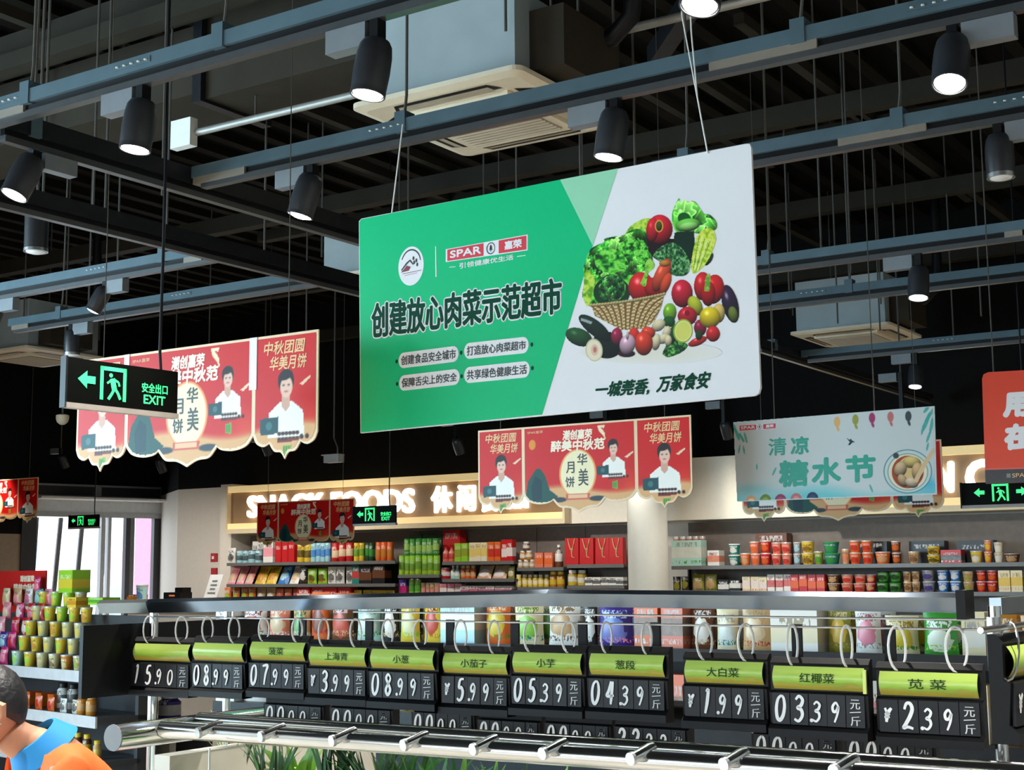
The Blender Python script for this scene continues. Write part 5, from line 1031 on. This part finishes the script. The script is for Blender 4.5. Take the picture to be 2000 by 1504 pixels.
# ------------------------------------------------------------------ checkout counter things by the wall
ctz = onY(350, 1178, 12.6).z
ct = thing('service_counter', 'white service counter by the end of the wall shelves', 'counter', (onY(250, 1178, 12.6).x, 12.6, 0)); cl = onY(440, 1178, 12.6).x-onY(250, 1178, 12.6).x
MB().box(0, cl, 0, .5, 0, ctz-.04).build('body', M_white, ct); MB().box(-.03, cl+.03, -.03, .53, ctz-.04, ctz).build('top', M_ledge, ct)
p = onY(347, 1175, 12.8); sc_ = 16/F
pr = thing('receipt_printer', 'black box-shaped machine with a small orange light on the counter', 'machine', (p.x, 12.8, ctz)); MB().box(-.15, .15, -.1, .1, 0, .13).build('body', M_darkp, pr); MB().box(.0, .13, -.05, .1, .13, .19).build('top_box', M_darkp, pr); MB().box(-.05, .05, -.104, -.1, .08, .1).build('logo_light', mat('orange_label', (.8, .25, .1), .4), pr)
p = onY(408, 1180, 12.7)
ms = thing('menu_card', 'white leaning menu card in a clear stand on the counter', 'menu card', (p.x, 12.7, ctz)); hh = 58*16.6/F
MB().add([(-.12, 0, 0), (.1, 0, 0), (.16, .08, hh), (-.06, .08, hh), (-.12, .008, 0), (.1, .008, 0), (.16, .088, hh), (-.06, .088, hh)], [(0,1,2,3),(4,7,6,5),(0,4,5,1),(1,5,6,2),(2,6,7,3),(3,7,4,0)]).build('card', M_gprint, ms)
mb = MB()
for k, (u0, u1) in enumerate(((.3, .7), (.25, .75), (.3, .7), (.2, .8))):
    v = .75-.14*k; mb.add([(-.12+.22*u0+.06*v, .08*v-.004, hh*v), (-.12+.22*u1+.06*v, .08*v-.004, hh*v), (-.12+.22*u1+.06*(v+.05), .08*(v+.05)-.004, hh*(v+.05)), (-.12+.22*u0+.06*(v+.05), .08*(v+.05)-.004, hh*(v+.05))], [(0, 1, 2, 3)])
mb.build('menu_text', M_tgrey, ms)
p = onY(271, 1178, 12.7); product('cup', (p.x, 12.75, ctz), .16, 36*17.5/F, ('pale', 'blue'), 'pale blue paper tub on the service counter', name='paper_tub')
p = onY(238, 1178, 12.7); product('box', (p.x+.12, 12.85, ctz), .24, .10, ('brown', 'amber'), 'brown and gold low box on the service counter')

# ------------------------------------------------------------------ security cameras
p = onY(652, 897, 11.2); cc = thing('security_camera', 'grey bullet security camera hanging above the snack foods fascia', 'camera', (p.x, 11.2, p.z))
MB().box(-.1, .1, -.045, .045, -.035, .04).build('housing', mat('camera_grey', (.5, .5, .5), .4), cc); MB().tube([(-.1, 0, 0), (-.12, 0, 0)], .03, 12).build('lens', M_darkp, cc); MB().box(-.13, .1, -.05, .05, .04, .05).build('sun_shield', MATS['camera_grey'], cc)
MB().tube([(.05, 0, .05), (.05, 0, .12), (-.0, 0, .22), (0, 0, ZC-p.z)], .009, 8).build('mount', M_rod, cc)
p = onY(122, 818, 8.0); dc = thing('dome_camera', 'small cream dome camera hanging below the cassette air conditioner by exit sign', 'camera', (p.x, 8.0, p.z))
MB().lathe([(.02, -.05), (.045, -.03), (.055, 0), (.055, .03), (.03, .04)], 16).build('dome', M_cream, dc, True); MB().tube([(0, 0, .04), (0, 0, ZC-p.z)], .008, 6).build('pole', M_rod, dc)

# ================================================================== produce stand
YB = 2.5
st = thing('produce_stand', 'chrome tube produce stand with hanging rails and black side panel', 'stand', (-1.7, 2.6, 0))
def W(x, y, z): return (x+1.7, y-2.6, z)
zl, zm, zr = onY(205, 1172, YB).z, onY(1080, 1151, YB).z, onY(1880, 1158, YB).z; xl, xm, xr = onY(205, 1180, YB).x, onY(1080, 1160, YB).x, onY(1880, 1170, YB).x
def rail(x0, z0, x1, z1, nm, m, hh=.034, dd=.03):
    mb = MB(); y0, y1 = -dd/2, dd/2
    vs = []
    for x, z in ((x0, z0), (x1, z1)): vs += [W(x, YB+y0, z-hh), W(x, YB+y1, z-hh), W(x, YB+y1+.012, z-.008), W(x, YB+y1, z), W(x, YB+y0, z), W(x, YB+y0-.012, z-.008)]
    mb.add(vs, [tuple(range(5, -1, -1)), tuple(range(6, 12))]+[(i, (i+1) % 6, (i+1) % 6+6, i+6) for i in range(6)]); return mb.build(nm, m, st)
M_rail = mat('anodised_rail', (.22, .27, .34), .14, 1, var=.2, scale=7)
xq = onY(300, 1172, YB).x; zq = onY(300, 1170, YB).z
rail(xl, zl, xq, zq, 'rail_end', mat('dark_anodised_rail', (.2, .21, .21), .35, 1)); rail(xq, zq, xm, zm, 'top_rail', M_rail); rail(xm, zm, xr, zr, 'top_rail', M_rail)
MB().cbox(W(xr+.004, YB, zr-.02), (.016, .055, .05)).build('rail_cap', M_darkp, st)
# wires for the rings
zw1, zw2 = onY(1000, 1198, YB).z, onY(1000, 1214, YB).z
for z, x0 in ((zw2, onY(300, 1200, YB).x), (zw1, onY(690, 1200, YB).x)): MB().tube([W(x0, YB, z), W(xr+.06, YB, z-.003)], .0022, 6).build('hanging_wire', M_steel, st)
# posts
for px, y0 in ((300, YB+.035), (444, YB+.45), (1945, YB)):
    x = onY(px, 1250, y0).x; MB().tube([W(x, y0, 0), W(x, y0, onY(px, 1172, y0).z-.01)], .011, 12).build('post', M_chrome, st, True)
# black end panel on the left
pa = onX(160, 1222, -2.8); pb = onX(160, 1365, -2.8)
MB().box(-2.806+1.7, -2.794+1.7, pa.y-2.6, .35, pb.z, pa.z).build('end_panel', M_darkp, st)
# tubes: cross tube along y with end cap, two long tubes along x
zt_ = 1.528; cp = onZ(222, 1441, zt_)
MB().tube([W(cp.x, cp.y, zt_), W(cp.x, 3.5, zt_)], .029, 24).build('cross_tube', M_chrome, st, True)
MB().tube([W(cp.x, cp.y-.003, zt_), W(cp.x, cp.y+.004, zt_)], .0285, 24).build('tube_end_cap', mat('grey_end_cap', (.2, .2, .21), .5), st)
pl = onP(480, 1446, Vector((0, 2.3, 0)), Vector((0, 1, 0))); p2 = onP(480, 1414, Vector((0, 2.42, 0)), Vector((0, 1, 0)))
zA = onY(1000, 1464, 2.3).z; zB = onY(1000, 1443, 2.42).z
MB().tube([W(cp.x+.03, 2.3, onY(430, 1432, 2.3).z), W(-.45, 2.3, onY(1600, 1503, 2.3).z)], .020, 24).build('front_tube', M_chrome, st, True)
MB().tube([W(cp.x+.02, 2.42, onY(430, 1408, 2.42).z), W(-.45, 2.42, onY(1600, 1482, 2.42).z)], .0165, 24).build('rear_tube', M_chrome, st, True)
for px in (412, 535, 674, 814, 950, 1086, 1258, 1440, 1655):
    a_ = onY(px, 1424+(px-412)*.058, 2.285); x = a_.x; z = a_.z
    cl = MB().tube([W(x-.012, 2.262, z-.006), W(x+.0, 2.30, z+.006), W(x+.004, 2.312, z+.009)], [.0105, .0115, .0105], 14).build('tube_clamp', M_chrome, st, True)
    MB().tube([W(x-.0135, 2.257, z-.0065), W(x-.0115, 2.263, z-.0055)], [.0115, .0125], 14).build('clamp_cap', M_steel, cl, True)
# second cross tube on the far side and body of the stand
MB().tube([W(-.55, 2.2, zt_-.01), W(-.55, 3.5, zt_-.01)], .029, 20).build('cross_tube', M_chrome, st, True)
M_beige = mat('beige_display_panel', (.60, .57, .50), .5, var=.04)
MB().box(*[v for v in (-2.72+1.7, -.5+1.7)], .12, .16, .3, 1.30).build('back_board', M_beige, st)
MB().add([W(-2.4, 2.34, 1.18), W(-.5, 2.34, 1.18), W(-.5, 2.95, 1.36), W(-2.4, 2.95, 1.36), W(-2.4, 2.34, 1.15), W(-.5, 2.34, 1.15), W(-.5, 2.95, 1.33), W(-2.4, 2.95, 1.33)], [(0,1,2,3),(4,7,6,5),(0,4,5,1),(1,5,6,2),(2,6,7,3),(3,7,4,0)]).build('produce_deck', M_beige, st)
for x in (-2.38, -.52): MB().box(x-.03+1.7, x+.03+1.7, -.2, .3, 0, 1.2).build('leg_frame', M_steel, st)
MB().box(-2.55+1.7, -2.5+1.7, -.25, .5, .2, 1.47).build('side_panel', M_beige, st)
# return rail and post to the right
zrr = onY(1945, 1170, YB).z; xr2 = onY(1945, 1200, YB).x
mb = MB().box(xr2-.010+1.7, xr2+.010+1.7, -.10, 1.0, zrr-.026, zrr+.002); mb.build('return_rail', M_rail, st)
MB().tube([W(xr2, YB-.02, zrr-.03), W(xr2, YB-.02, zrr-.12)], .012, 14).build('rail_bracket', M_steel, st, True)

# ------------------------------------------------------------------ price boards
def card_mat():
    if 'card' in MATS: return MATS['card']
    m = bpy.data.materials.new('green_header_card_print'); m.use_nodes = True; nt = m.node_tree; L_ = nt.links; N = nt.nodes.new; b_ = nt.nodes['Principled BSDF']; b_.inputs['Roughness'].default_value = .22
    tc = N('ShaderNodeTexCoord'); sp = N('ShaderNodeSeparateXYZ'); L_.new(tc.outputs['Generated'], sp.inputs[0]); n = N('ShaderNodeTexNoise'); n.inputs['Scale'].default_value = 4; L_.new(tc.outputs['Generated'], n.inputs['Vector'])
    ad = N('ShaderNodeMath'); ad.operation = 'MULTIPLY_ADD'; L_.new(n.outputs['Fac'], ad.inputs[0]); ad.inputs[1].default_value = -.42; L_.new(sp.outputs['Z'], ad.inputs[2])
    r = N('ShaderNodeValToRGB'); e = r.color_ramp.elements; e[0].position = -.0; e[0].color = (*rgb(176, 160, 60), 1); e[1].position = .5; e[1].color = (*rgb(184, 208, 100), 1)
    x = e.new(.02); x.color = (*rgb(150, 160, 55), 1); x = e.new(.12); x.color = (*rgb(146, 186, 62), 1); L_.new(ad.outputs[0], r.inputs['Fac']); L_.new(r.outputs['Color'], b_.inputs['Base Color'])
    MATS['card'] = m; return m
M_flip = mat('flip_card_charcoal', (.007, .008, .011), .4, var=.06, spec=.3); M_chalk = mat('white_brush_digit', (.82, .82, .82), .5, var=.02); M_cardink = mat('header_card_ink', rgb(40, 66, 24), .4, spec=.1); M_ring = mat('milky_plastic_ring', (.72, .72, .70), .25)
def hood(w, h):   # black holder: flat back, curved header seat, lower channel (y,z profile)
    return [(.014, 0), (.014, h), (.004, h), (-.006, h*.93), (-.004, h*.90), (-.004, h*.58), (-.012, h*.55), (-.008, h*.17), (-.02, h*.1), (-.02, 0)]
def price_board(x, y, ztop, w, price, head, label, rz=0, tilt=0, rings=True, h=.142, group=None, header=True, bold_head=True):
    r = thing('price_board', label, 'price board', (x, y, ztop-h), rz, group); r.rotation_euler = (tilt, 0, rz)
    MB().prismX(hood(w, h), -w/2, w/2).build('holder', M_darkp, r)
    if header:
        mb = MB(); n = 7; vs = []
        for k in range(n+1):
            t = k/n; zz = h*.60+h*.29*t; yy = -.0065-.0085*math.sin(math.pi*t); vs += [(-w*.46, yy, zz), (w*.46, yy, zz)]
        mb.add(vs, [(2*k, 2*k+1, 2*k+3, 2*k+2) for k in range(n)]); cd = mb.build('header_card', card_mat(), r, True)
        if head: lettering(head, (-.022*len(head)/2, h*.69, .022*len(head)/2, h*.81), -.0157, M_cardink, cd, bold=.0002 if bold_head else 0, name='card_lettering')
    n = 5; cw = w*.94/n; fz0, fz1 = h*.16, h*.55
    for k in range(n):
        x0 = -w*.47+k*cw; c0 = MB().box(x0+.0007, x0+cw-.0007, -.0142+random.uniform(-.001, .001), -.010, fz0, fz1).build('flip_card', M_flip, r)
        big = k < 2; ch = price[k] if k < 4 else None
        if ch == ' ': continue
        if ch:
            sc = .80 if big else .62; hh = (fz1-fz0)*sc; ww = cw*(.62 if big else .52); zz = fz0+(fz1-fz0)*(.12 if big else .14)
            if ch == '¥': hh *= .55; ww *= .8; zz = fz0+.3*(fz1-fz0)
            digit_mesh(ch, x0+cw*.2, zz, ww, hh, -.0158, .0056 if big else .0043).build('digit', M_chalk, c0)
        else:
            mb = MB()
            for s, zc0, zc1 in (('元', .58, .88), ('斤', .06, .36)):
                vs, fs = text_geo(s); sh = .006
                for dx in (0, .0006): mb.add([(x0+cw*.25+a*cw*.5+dx, -.0158, fz0+(fz1-fz0)*(zc0+(zc1-zc0)*b)) for a, b in vs], fs)
            ribbon(mb, [(x0+cw*.22, fz0+(fz1-fz0)*.47), (x0+cw*.8, fz0+(fz1-fz0)*.5)], .0016, -.0158); mb.build('unit_mark', M_chalk, c0)
    if rings:
        zr_ = (zw2-(ztop-h))
        for sx_ in (-.26, .26):
            R = (zr_+.006-h*.93)/2; cz = h*.93+R-.004; jx = random.uniform(-.006, .006); an = random.uniform(.5, 1.3)
            pts = [(sx_*w+jx+R*.5*math.sin(t)*math.cos(an), -.002+R*.6*math.sin(t)*math.sin(an)*.6, cz+R*math.cos(t)) for t in np.linspace(0, 2*math.pi, 19)]
            MB().tube(pts, .0023, 6, cap=False).build('hanging_ring', M_ring, r, True)
    return r
BO = [(265, 380, 1245, '159 0', '', 'board priced fifteen ninety next to the black end panel'), (382, 490, 1243, '0899', '', 'board priced eight ninety-nine beside the one priced fifteen ninety'), (491, 604, 1241, '0799', '菠菜', 'board priced seven ninety-nine'), (608, 727, 1250, '¥399', '上海青', 'board priced three ninety-nine with a yuan sign'), (728, 865, 1254, '0899', '小葱', 'board priced eight ninety-nine next to the board priced five ninety-nine'),
      (865, 1000, 1262, '¥599', '小茄子', 'board priced five ninety-nine'), (1000, 1147, 1260, '0539', '小芋', 'board priced five thirty-nine'), (1150, 1310, 1262, '0439', '葱段', 'board priced four thirty-nine'), (1333, 1500, 1275, '¥199', '大白菜', 'board priced one ninety-nine headed with three clear characters'), (1505, 1700, 1285, '0339', '红椰菜', 'board priced three thirty-nine with a bent lime card edge'), (1710, 1920, 1295, '¥239', '苋 菜', 'board priced two thirty-nine')]
PR = ['1', '5', '.9', '0'], ['0', '8', '.9', '9'], ['0', '7', '.9', '9'], ['¥', '3', '.9', '9'], ['0', '8', '.9', '9'], ['¥', '5', '.9', '9'], ['0', '5', '.3', '9'], ['0', '4', '.3', '9'], ['¥', '1', '.9', '9'], ['0', '3', '.3', '9'], ['¥', '2', '.3', '9']
for (a_, b_, t, _, head, lb), pr_ in zip(BO, PR):
    A = onY(a_, t, YB-.01); B = onY(b_, t, YB-.01); w_ = B.x-A.x
    bd = price_board((A.x+B.x)/2, YB-.01+random.uniform(-.006, .004), A.z*.5+B.z*.5, w_*.985, pr_, head, 'black price '+lb, rz=random.uniform(-.035, .035), tilt=random.uniform(-.03, .02))
    if '大' not in head and a_ == 1505: MB().box(w_*.455, w_*.485, -.017, -.013, .082, .124).build('bent_card_edge', mat('lime_card_edge', rgb(205, 220, 110), .3), bd)
# second row hanging lower behind the tubes
for a_, b_, t, s, lb in ((520, 640, 1376, '0000', 'first blank-zero board of the lower row'), (648, 775, 1378, '0000', 'lower row board of zeros below the board priced three ninety-nine'), (808, 934, 1384, '0000', 'lower row board of zeros below the second board priced eight ninety-nine'), (936, 1062, 1386, '0000', 'lower row board of zeros below the board priced five ninety-nine'), (1066, 1200, 1392, '0000', 'lower row board of zeros below the board priced five thirty-nine'), (1202, 1352, 1402, '2222', 'lower row board showing four twos'), (1470, 1645, 1425, '0000', 'lower row board below the board priced three thirty-nine'), (1650, 1834, 1438, '0000', 'lower row board of zeros below the board priced two thirty-nine')):
    dt = 1389+(a_-520)*.054-(8 if a_ < 900 else 0); A = onY(a_, dt, YB+.04); B = onY(b_, dt, YB+.04); w_ = B.x-A.x; A.z += .058; B.z += .058
    price_board((A.x+B.x)/2, YB+.04, A.z*.5+B.z*.5+.0, w_*.97, list(s), '', 'black price '+lb, rings=False, header=False, h=.12)
    MB().box((A.x+B.x)/2-.01+1.7, (A.x+B.x)/2+.01+1.7, YB+.0555-2.6, YB+.062-2.6, A.z-.11, onY(1000, 1214, YB).z).build('board_strap', M_darkp, st)
# boards of the return side, turned towards the aisle
for k, (y0, pr_, lb) in enumerate(((1.885, ['¥', '7', '.9', '9'], 'black price board turned sideways on the return rail showing a large yuan sign'), (2.10, ['0', '3', '.9', '9'], 'black price board turned sideways behind the one with the large yuan sign'))):
    zt2 = onX(1940, 1243, -.47).z
    price_board(-.47+.01*k, y0+.02, zt2, .2, pr_, '', lb, rz=math.pi/2-.08, tilt=0, rings=False, h=.132)
MB().tube([W(-.47, 1.7, zrr-.02), W(-.47, YB+.1, zrr-.02)], .004, 8).build('return_wire', M_steel, st, True)
for yy in (1.82, 1.95, 2.05, 2.15): MB().tube([W(-.47+.012*math.sin(t), yy+.012*math.cos(t), zrr-.05+.035*math.cos(t)) for t in np.linspace(0, 6.28, 17)], .0016, 6, cap=False).build('wire_ring', M_steel, st, True)
MB().tube([W(-.425, 1.99, 0), W(-.425, 1.99, zrr-.02)], .011, 12).build('post', M_chrome, st, True)

# ------------------------------------------------------------------ leafy produce on the deck
LEAF = [mat('scallion_green', rgb(60, 120, 50), .45, var=.25, scale=30), mat('leek_dark_green', rgb(40, 84, 48), .45, var=.25, scale=30), mat('light_leaf_green', rgb(130, 180, 70), .45, var=.2, scale=30), mat('pale_green_stem', rgb(190, 205, 150), .45, var=.15, scale=30)]
def blade(mb, p, d, L_, wd, bend, n=6):
    p = Vector(p); d = Vector(d).normalized(); s = d.cross(Vector((.3, 1, .1))).normalized(); pts = []
    for k in range(n+1):
        t = k/n; q = p+d*L_*t+Vector((bend[0]*t*t, bend[1]*t*t, -abs(bend[2])*t*t)); ww = wd*(1-t**2)*.5+.0006; pts += [q-s*ww, q+s*ww+Vector((0, .002, 0))]
    mb.add(pts, [(2*k, 2*k+1, 2*k+3, 2*k+2) for k in range(n)])
def bunch(px, y, ztip, kind, label, n, spread, L_, wd, mats):
    y += .1; p = onY(px, 1500, y); zb = 1.18+(y-2.34)*.295+.013; r = thing('vegetable_bunch', label, 'vegetable', (p.x, y, zb)); Lh = ztip-zb
    stem = MB().lathe([(.03, 0), (.034, .02), (.026, Lh*.5), (.018, Lh*.62)], 12).build('stem_bundle', LEAF[3], r, True)
    for q in range(int(n*1.7)):
        mb = MB(); a_ = random.uniform(0, 6.28); tl = random.uniform(.1, spread)
        blade(mb, (.02*math.cos(a_), .02*math.sin(a_), Lh*.45), (tl*math.cos(a_), tl*math.sin(a_)*.5, 1), Lh*random.uniform(.4, .62)*L_, wd*random.uniform(.7, 1.2), (random.uniform(-.05, .05), random.uniform(-.03, .03), random.uniform(0, .05)))
        mb.build('leaf_blade', random.choice(mats), r, True)
for px, y, zt2, lb, n, sp, LL, wd, ms in ((528, 2.42, 1.545, 'bunch of dark brownish leeks at the end of the produce deck', 16, .35, 1.0, .016, [LEAF[1], LEAF[0]]), (575, 2.50, 1.52, 'light green leafy lettuce bunch beside the dark leeks', 12, .9, .9, .05, [LEAF[2]]), (648, 2.42, 1.555, 'tall bunch of dark green leeks under the chrome tubes', 18, .3, 1.05, .018, [LEAF[1]]), (740, 2.44, 1.545, 'spreading bunch of spiky scallions in the middle of the deck', 22, 1.0, 1.1, .014, [LEAF[0], LEAF[1]]), (800, 2.5, 1.54, 'bunch of scallions with drooping tips beside spiky scallions', 16, .9, 1.0, .013, [LEAF[0]]), (880, 2.46, 1.52, 'pale green leafy bunch beside the drooping scallions', 14, .9, .9, .03, [LEAF[2], LEAF[0]]), (985, 2.5, 1.51, 'mixed green leafy bunch below the board priced five thirty-nine', 14, .8, .9, .03, [LEAF[0], LEAF[2]]), (1110, 2.46, 1.5, 'light green bunch below the board of four twos', 12, .8, .9, .035, [LEAF[2]]), (462, 2.5, 1.54, 'thin bunch of pale grass-like chives by the cross tube', 12, .5, 1.1, .008, [LEAF[0], LEAF[3]])):
    bunch(px, y, zt2, '', lb, n, sp, LL, wd, ms)
lv = MB(); 
hb = thing('hanging_strap', 'drooping white plastic tie hanging from the chrome cross tube', 'tie', (onY(415, 1440, 2.27).x, 2.262, 1.25))
MB().tube([(0, 0, .26), (.004, -.004, .18), (.012, 0, .09), (.03, .002, 0)], .0022, 6).build('tie_strip', M_ring, hb)

# ------------------------------------------------------------------ person
hc = atD(-24, 1388, 4.1); fw = (Vector((-RX.x, -RX.y, 0)).normalized()*math.cos(.55)+Vector((-RF.x, -RF.y, 0)).normalized()*math.sin(.55))
per = thing('person', 'person with short black hair in an orange shirt with blue collar, facing away', 'person', (hc.x-fw.x*.14, hc.y-fw.y*.14, 0), math.atan2(fw.y, fw.x))
# local frame: +x is where the person faces, z up; head centre at (.14, 0, hc.z)
Hz = hc.z
def skinmesh(name, nodes, edges, m, parent, sub=2, root=0):
    me = bpy.data.meshes.new(name); me.from_pydata([n_[0] for n_ in nodes], edges, []); o = bpy.data.objects.new(name, me); COL.objects.link(o)
    sk = o.modifiers.new('skin', 'SKIN'); sk.use_smooth_shade = True
    for i, n_ in enumerate(nodes):
        v = me.skin_vertices[0].data[i]; v.radius = n_[1] if isinstance(n_[1], tuple) else (n_[1], n_[1]); v.use_root = (i == root)
    o.modifiers.new('sub', 'SUBSURF').levels = sub; o.modifiers['sub'].render_levels = sub
    dg = bpy.context.evaluated_depsgraph_get(); dg.update(); m2 = bpy.data.meshes.new_from_object(o.evaluated_get(dg)); bpy.data.objects.remove(o); bpy.data.meshes.remove(me)
    m2.materials.clear(); m2.materials.append(m); m2.polygons.foreach_set('use_smooth', [True]*len(m2.polygons)); m2.name = name
    ob = bpy.data.objects.new(name, m2); COL.objects.link(ob); ob.parent = parent; return ob
M_skin = mat('skin', rgb(196, 138, 108), .5, var=.04); M_hair = mat('black_hair', (.012, .012, .015), .45, var=.3, scale=60, bump=.4); M_shirt = mat('orange_shirt', rgb(238, 108, 44), .7, var=.05, scale=10); M_coll = mat('blue_collar', rgb(20, 130, 200), .7, var=.04); M_trs = mat('dark_trousers', (.02, .02, .03), .7)
sh = Hz-.15
TX = lambda z: -.05-.34*max(0, (sh-z))/(sh-.92)*.9
nodes = [((TX(.92), 0, .92), .13), ((TX(1.1), 0, 1.1), .12), ((-.06, 0, sh-.03), .11), ((-.01, 0, sh+.035), .07), ((.05, 0, Hz-.095), .056), ((.10, 0, Hz-.05), .06),
         ((-.06, .17, sh-.02), .05), ((.02, .2, sh-.28), .042), ((.2, .18, sh-.4), .034), ((.28, .16, sh-.43), .03), ((-.06, -.17, sh-.02), .05), ((.02, -.2, sh-.28), .042), ((.2, -.18, sh-.4), .034), ((.28, -.16, sh-.43), .03),
         ((TX(.9), .09, .85), .09), ((-.25, .1, .48), .06), ((-.32, .1, .09), .04), ((-.17, .11, .035), .034), ((TX(.9), -.09, .85), .09), ((-.25, -.1, .48), .06), ((-.32, -.1, .09), .04), ((-.17, -.11, .035), .034)]
edges = [(0, 1), (1, 2), (2, 3), (3, 4), (4, 5), (2, 6), (6, 7), (7, 8), (8, 9), (2, 10), (10, 11), (11, 12), (12, 13), (0, 14), (14, 15), (15, 16), (16, 17), (0, 18), (18, 19), (19, 20), (20, 21)]
body = skinmesh('body', nodes, edges, M_skin, per)
# head: shaped ellipsoid with jaw, nose and ears
def head_mesh():
    mb = MB(); nu, nv = 24, 18; vs = []
    for j in range(nv+1):
        v = math.pi*j/nv
        for i in range(nu):
            u = 2*math.pi*i/nu; x = math.cos(u)*math.sin(v); y = math.sin(u)*math.sin(v); z = math.cos(v)
            rx, ry, rz = .098, .078, .118
            if z < 0: ry *= 1-.22*z*z; rx *= (1-.18*z*z) if x > 0 else (1-.35*z*z)
            if x < 0: rx *= 1.02
            px_ = rx*x; 
            if x > .8 and -.35 < z < .15 and abs(y) < .35: px_ += .016*(1-abs(y)/.35)*(.5-abs(z+.1))
            vs.append((.14+px_+.02*(-z if z < 0 else 0), ry*y, Hz+rz*z))
    mb.add(vs, [(j*nu+i, (j+1)*nu+i, (j+1)*nu+(i+1) % nu, j*nu+(i+1) % nu) for j in range(nv) for i in range(nu)]); return mb
hd = head_mesh().build('head', M_skin, per, True)
for s in (-1, 1):
    MB().tube([(.135, s*.078, Hz-.035), (.118, s*.092, Hz-.01), (.12, s*.095, Hz+.02), (.14, s*.088, Hz+.03), (.148, s*.082, Hz+.01)], [.009, .011, .012, .010, .007], 10).tube([(.137, s*.08, Hz-.035), (.14, s*.083, Hz+.005)], [.008, .009], 8).build('ear', M_skin, hd, True)
    MB().lathe([(.002, -.008), (.01, -.004), (.012, .0), (.01, .004), (.002, .008)], 10, (.226, s*.034, Hz+.005)).build('eye', M_darkp, hd, True)
MB().tube([(.236, -.022, Hz-.06), (.243, 0, Hz-.062), (.236, .022, Hz-.06)], .006, 8).build('mouth', mat('lip', rgb(170, 90, 80), .5), hd, True)
# hair cap covering the crown and back of the head
mb = MB(); nu, nv = 28, 12; vs = []
for j in range(nv+1):
    for i in range(nu):
        u = 2*math.pi*i/nu; back = .5-.5*math.cos(u); vmax = math.radians(58+62*back**.8); v = vmax*j/nv; x = math.cos(u)*math.sin(v); y = math.sin(u)*math.sin(v); z = math.cos(v); w_ = 1+.012*math.sin(9*u+3*j)
        ed = 1.0 if j < nv else .955
        vs.append((.136+.108*x*w_*ed, .087*y*w_*ed, Hz+.012+.122*z*w_))
mb.add(vs, [(j*nu+i, (j+1)*nu+i, (j+1)*nu+(i+1) % nu, j*nu+(i+1) % nu) for j in range(nv) for i in range(nu)]).build('hair', M_hair, per, True)
# shirt, collar, trousers, mask loop
nodes2 = [((TX(.9), 0, .9), .155), ((TX(1.1), 0, 1.1), .15), ((-.065, 0, sh-.04), .15), ((-.035, 0, sh+.02), .105), ((-.06, .17, sh-.02), .078), ((.0, .2, sh-.2), .062), ((-.06, -.17, sh-.02), .078), ((.0, -.2, sh-.2), .062)]
skinmesh('shirt', nodes2, [(0, 1), (1, 2), (2, 3), (2, 4), (4, 5), (2, 6), (6, 7)], M_shirt, per)
mb = MB(); n = 24; rings_ = []; ax = Vector((.62, 0, .78)); e1 = Vector((.78, 0, -.62)); e2 = Vector((0, 1, 0)); c0_ = Vector((-.02, 0, sh+.03))
for (t_, rr) in ((-.012, .112), (.022, .094), (.05, .080), (.052, .073), (.03, .078)):
    rings_ += [tuple(c0_+ax*t_+(e1*math.cos(2*math.pi*i/n)+e2*math.sin(2*math.pi*i/n))*rr) for i in range(n)]
mb.add(rings_, [(k*n+i, k*n+(i+1) % n, (k+1)*n+(i+1) % n, (k+1)*n+i) for k in range(4) for i in range(n)]).build('collar', M_coll, per, True)
skinmesh('trousers', [((TX(.92), 0, .94), .14), ((TX(.9), .09, .84), .105), ((-.25, .1, .48), .078), ((-.32, .1, .12), .062), ((TX(.9), -.09, .84), .105), ((-.25, -.1, .48), .078), ((-.32, -.1, .12), .062)], [(0, 1), (1, 2), (2, 3), (0, 4), (4, 5), (5, 6)], M_trs, per)
for s in (-1, 1): MB().tube([(-.38, s*.1, .035), (-.34, s*.1, .042), (-.26, s*.1, .042), (-.17, s*.105, .036), (-.11, s*.11, .03)], [.028, .04, .042, .038, .026], 12).build('shoe', M_darkp, per, True)
for s in (-1, 1): MB().tube([(.12, s*.089, Hz-.03), (.17, s*.08, Hz-.06), (.22, s*.045, Hz-.07)], .002, 6).build('mask_loop', M_string, per)
# simple hands with five fingers
for s in (-1, 1):
    mb = MB(); w0 = Vector((.28, s*.16, sh-.43)); d = Vector((.85, -s*.1, -.5)).normalized(); sd2 = Vector((0, 1, 0)); mb.tube([w0-d*.02, w0+d*.05, w0+d*.09], [.022, .03, .026], 10)
    for k, (o_, L_) in enumerate(((-.03, .07), (-.01, .08), (.01, .078), (.028, .062))): b_ = w0+d*.085+sd2*o_; mb.tube([b_, b_+d*L_*.5, b_+d*L_*.8+Vector((0, 0, -.02)), b_+d*L_*.85+Vector((0, 0, -.035))], [.009, .0085, .008, .005], 8)
    b_ = w0+d*.03-sd2*s*.028; mb.tube([b_, b_+d*.03-sd2*s*.02, b_+d*.06-sd2*s*.018], [.011, .01, .007], 8); mb.build('hand', M_skin, per, True)
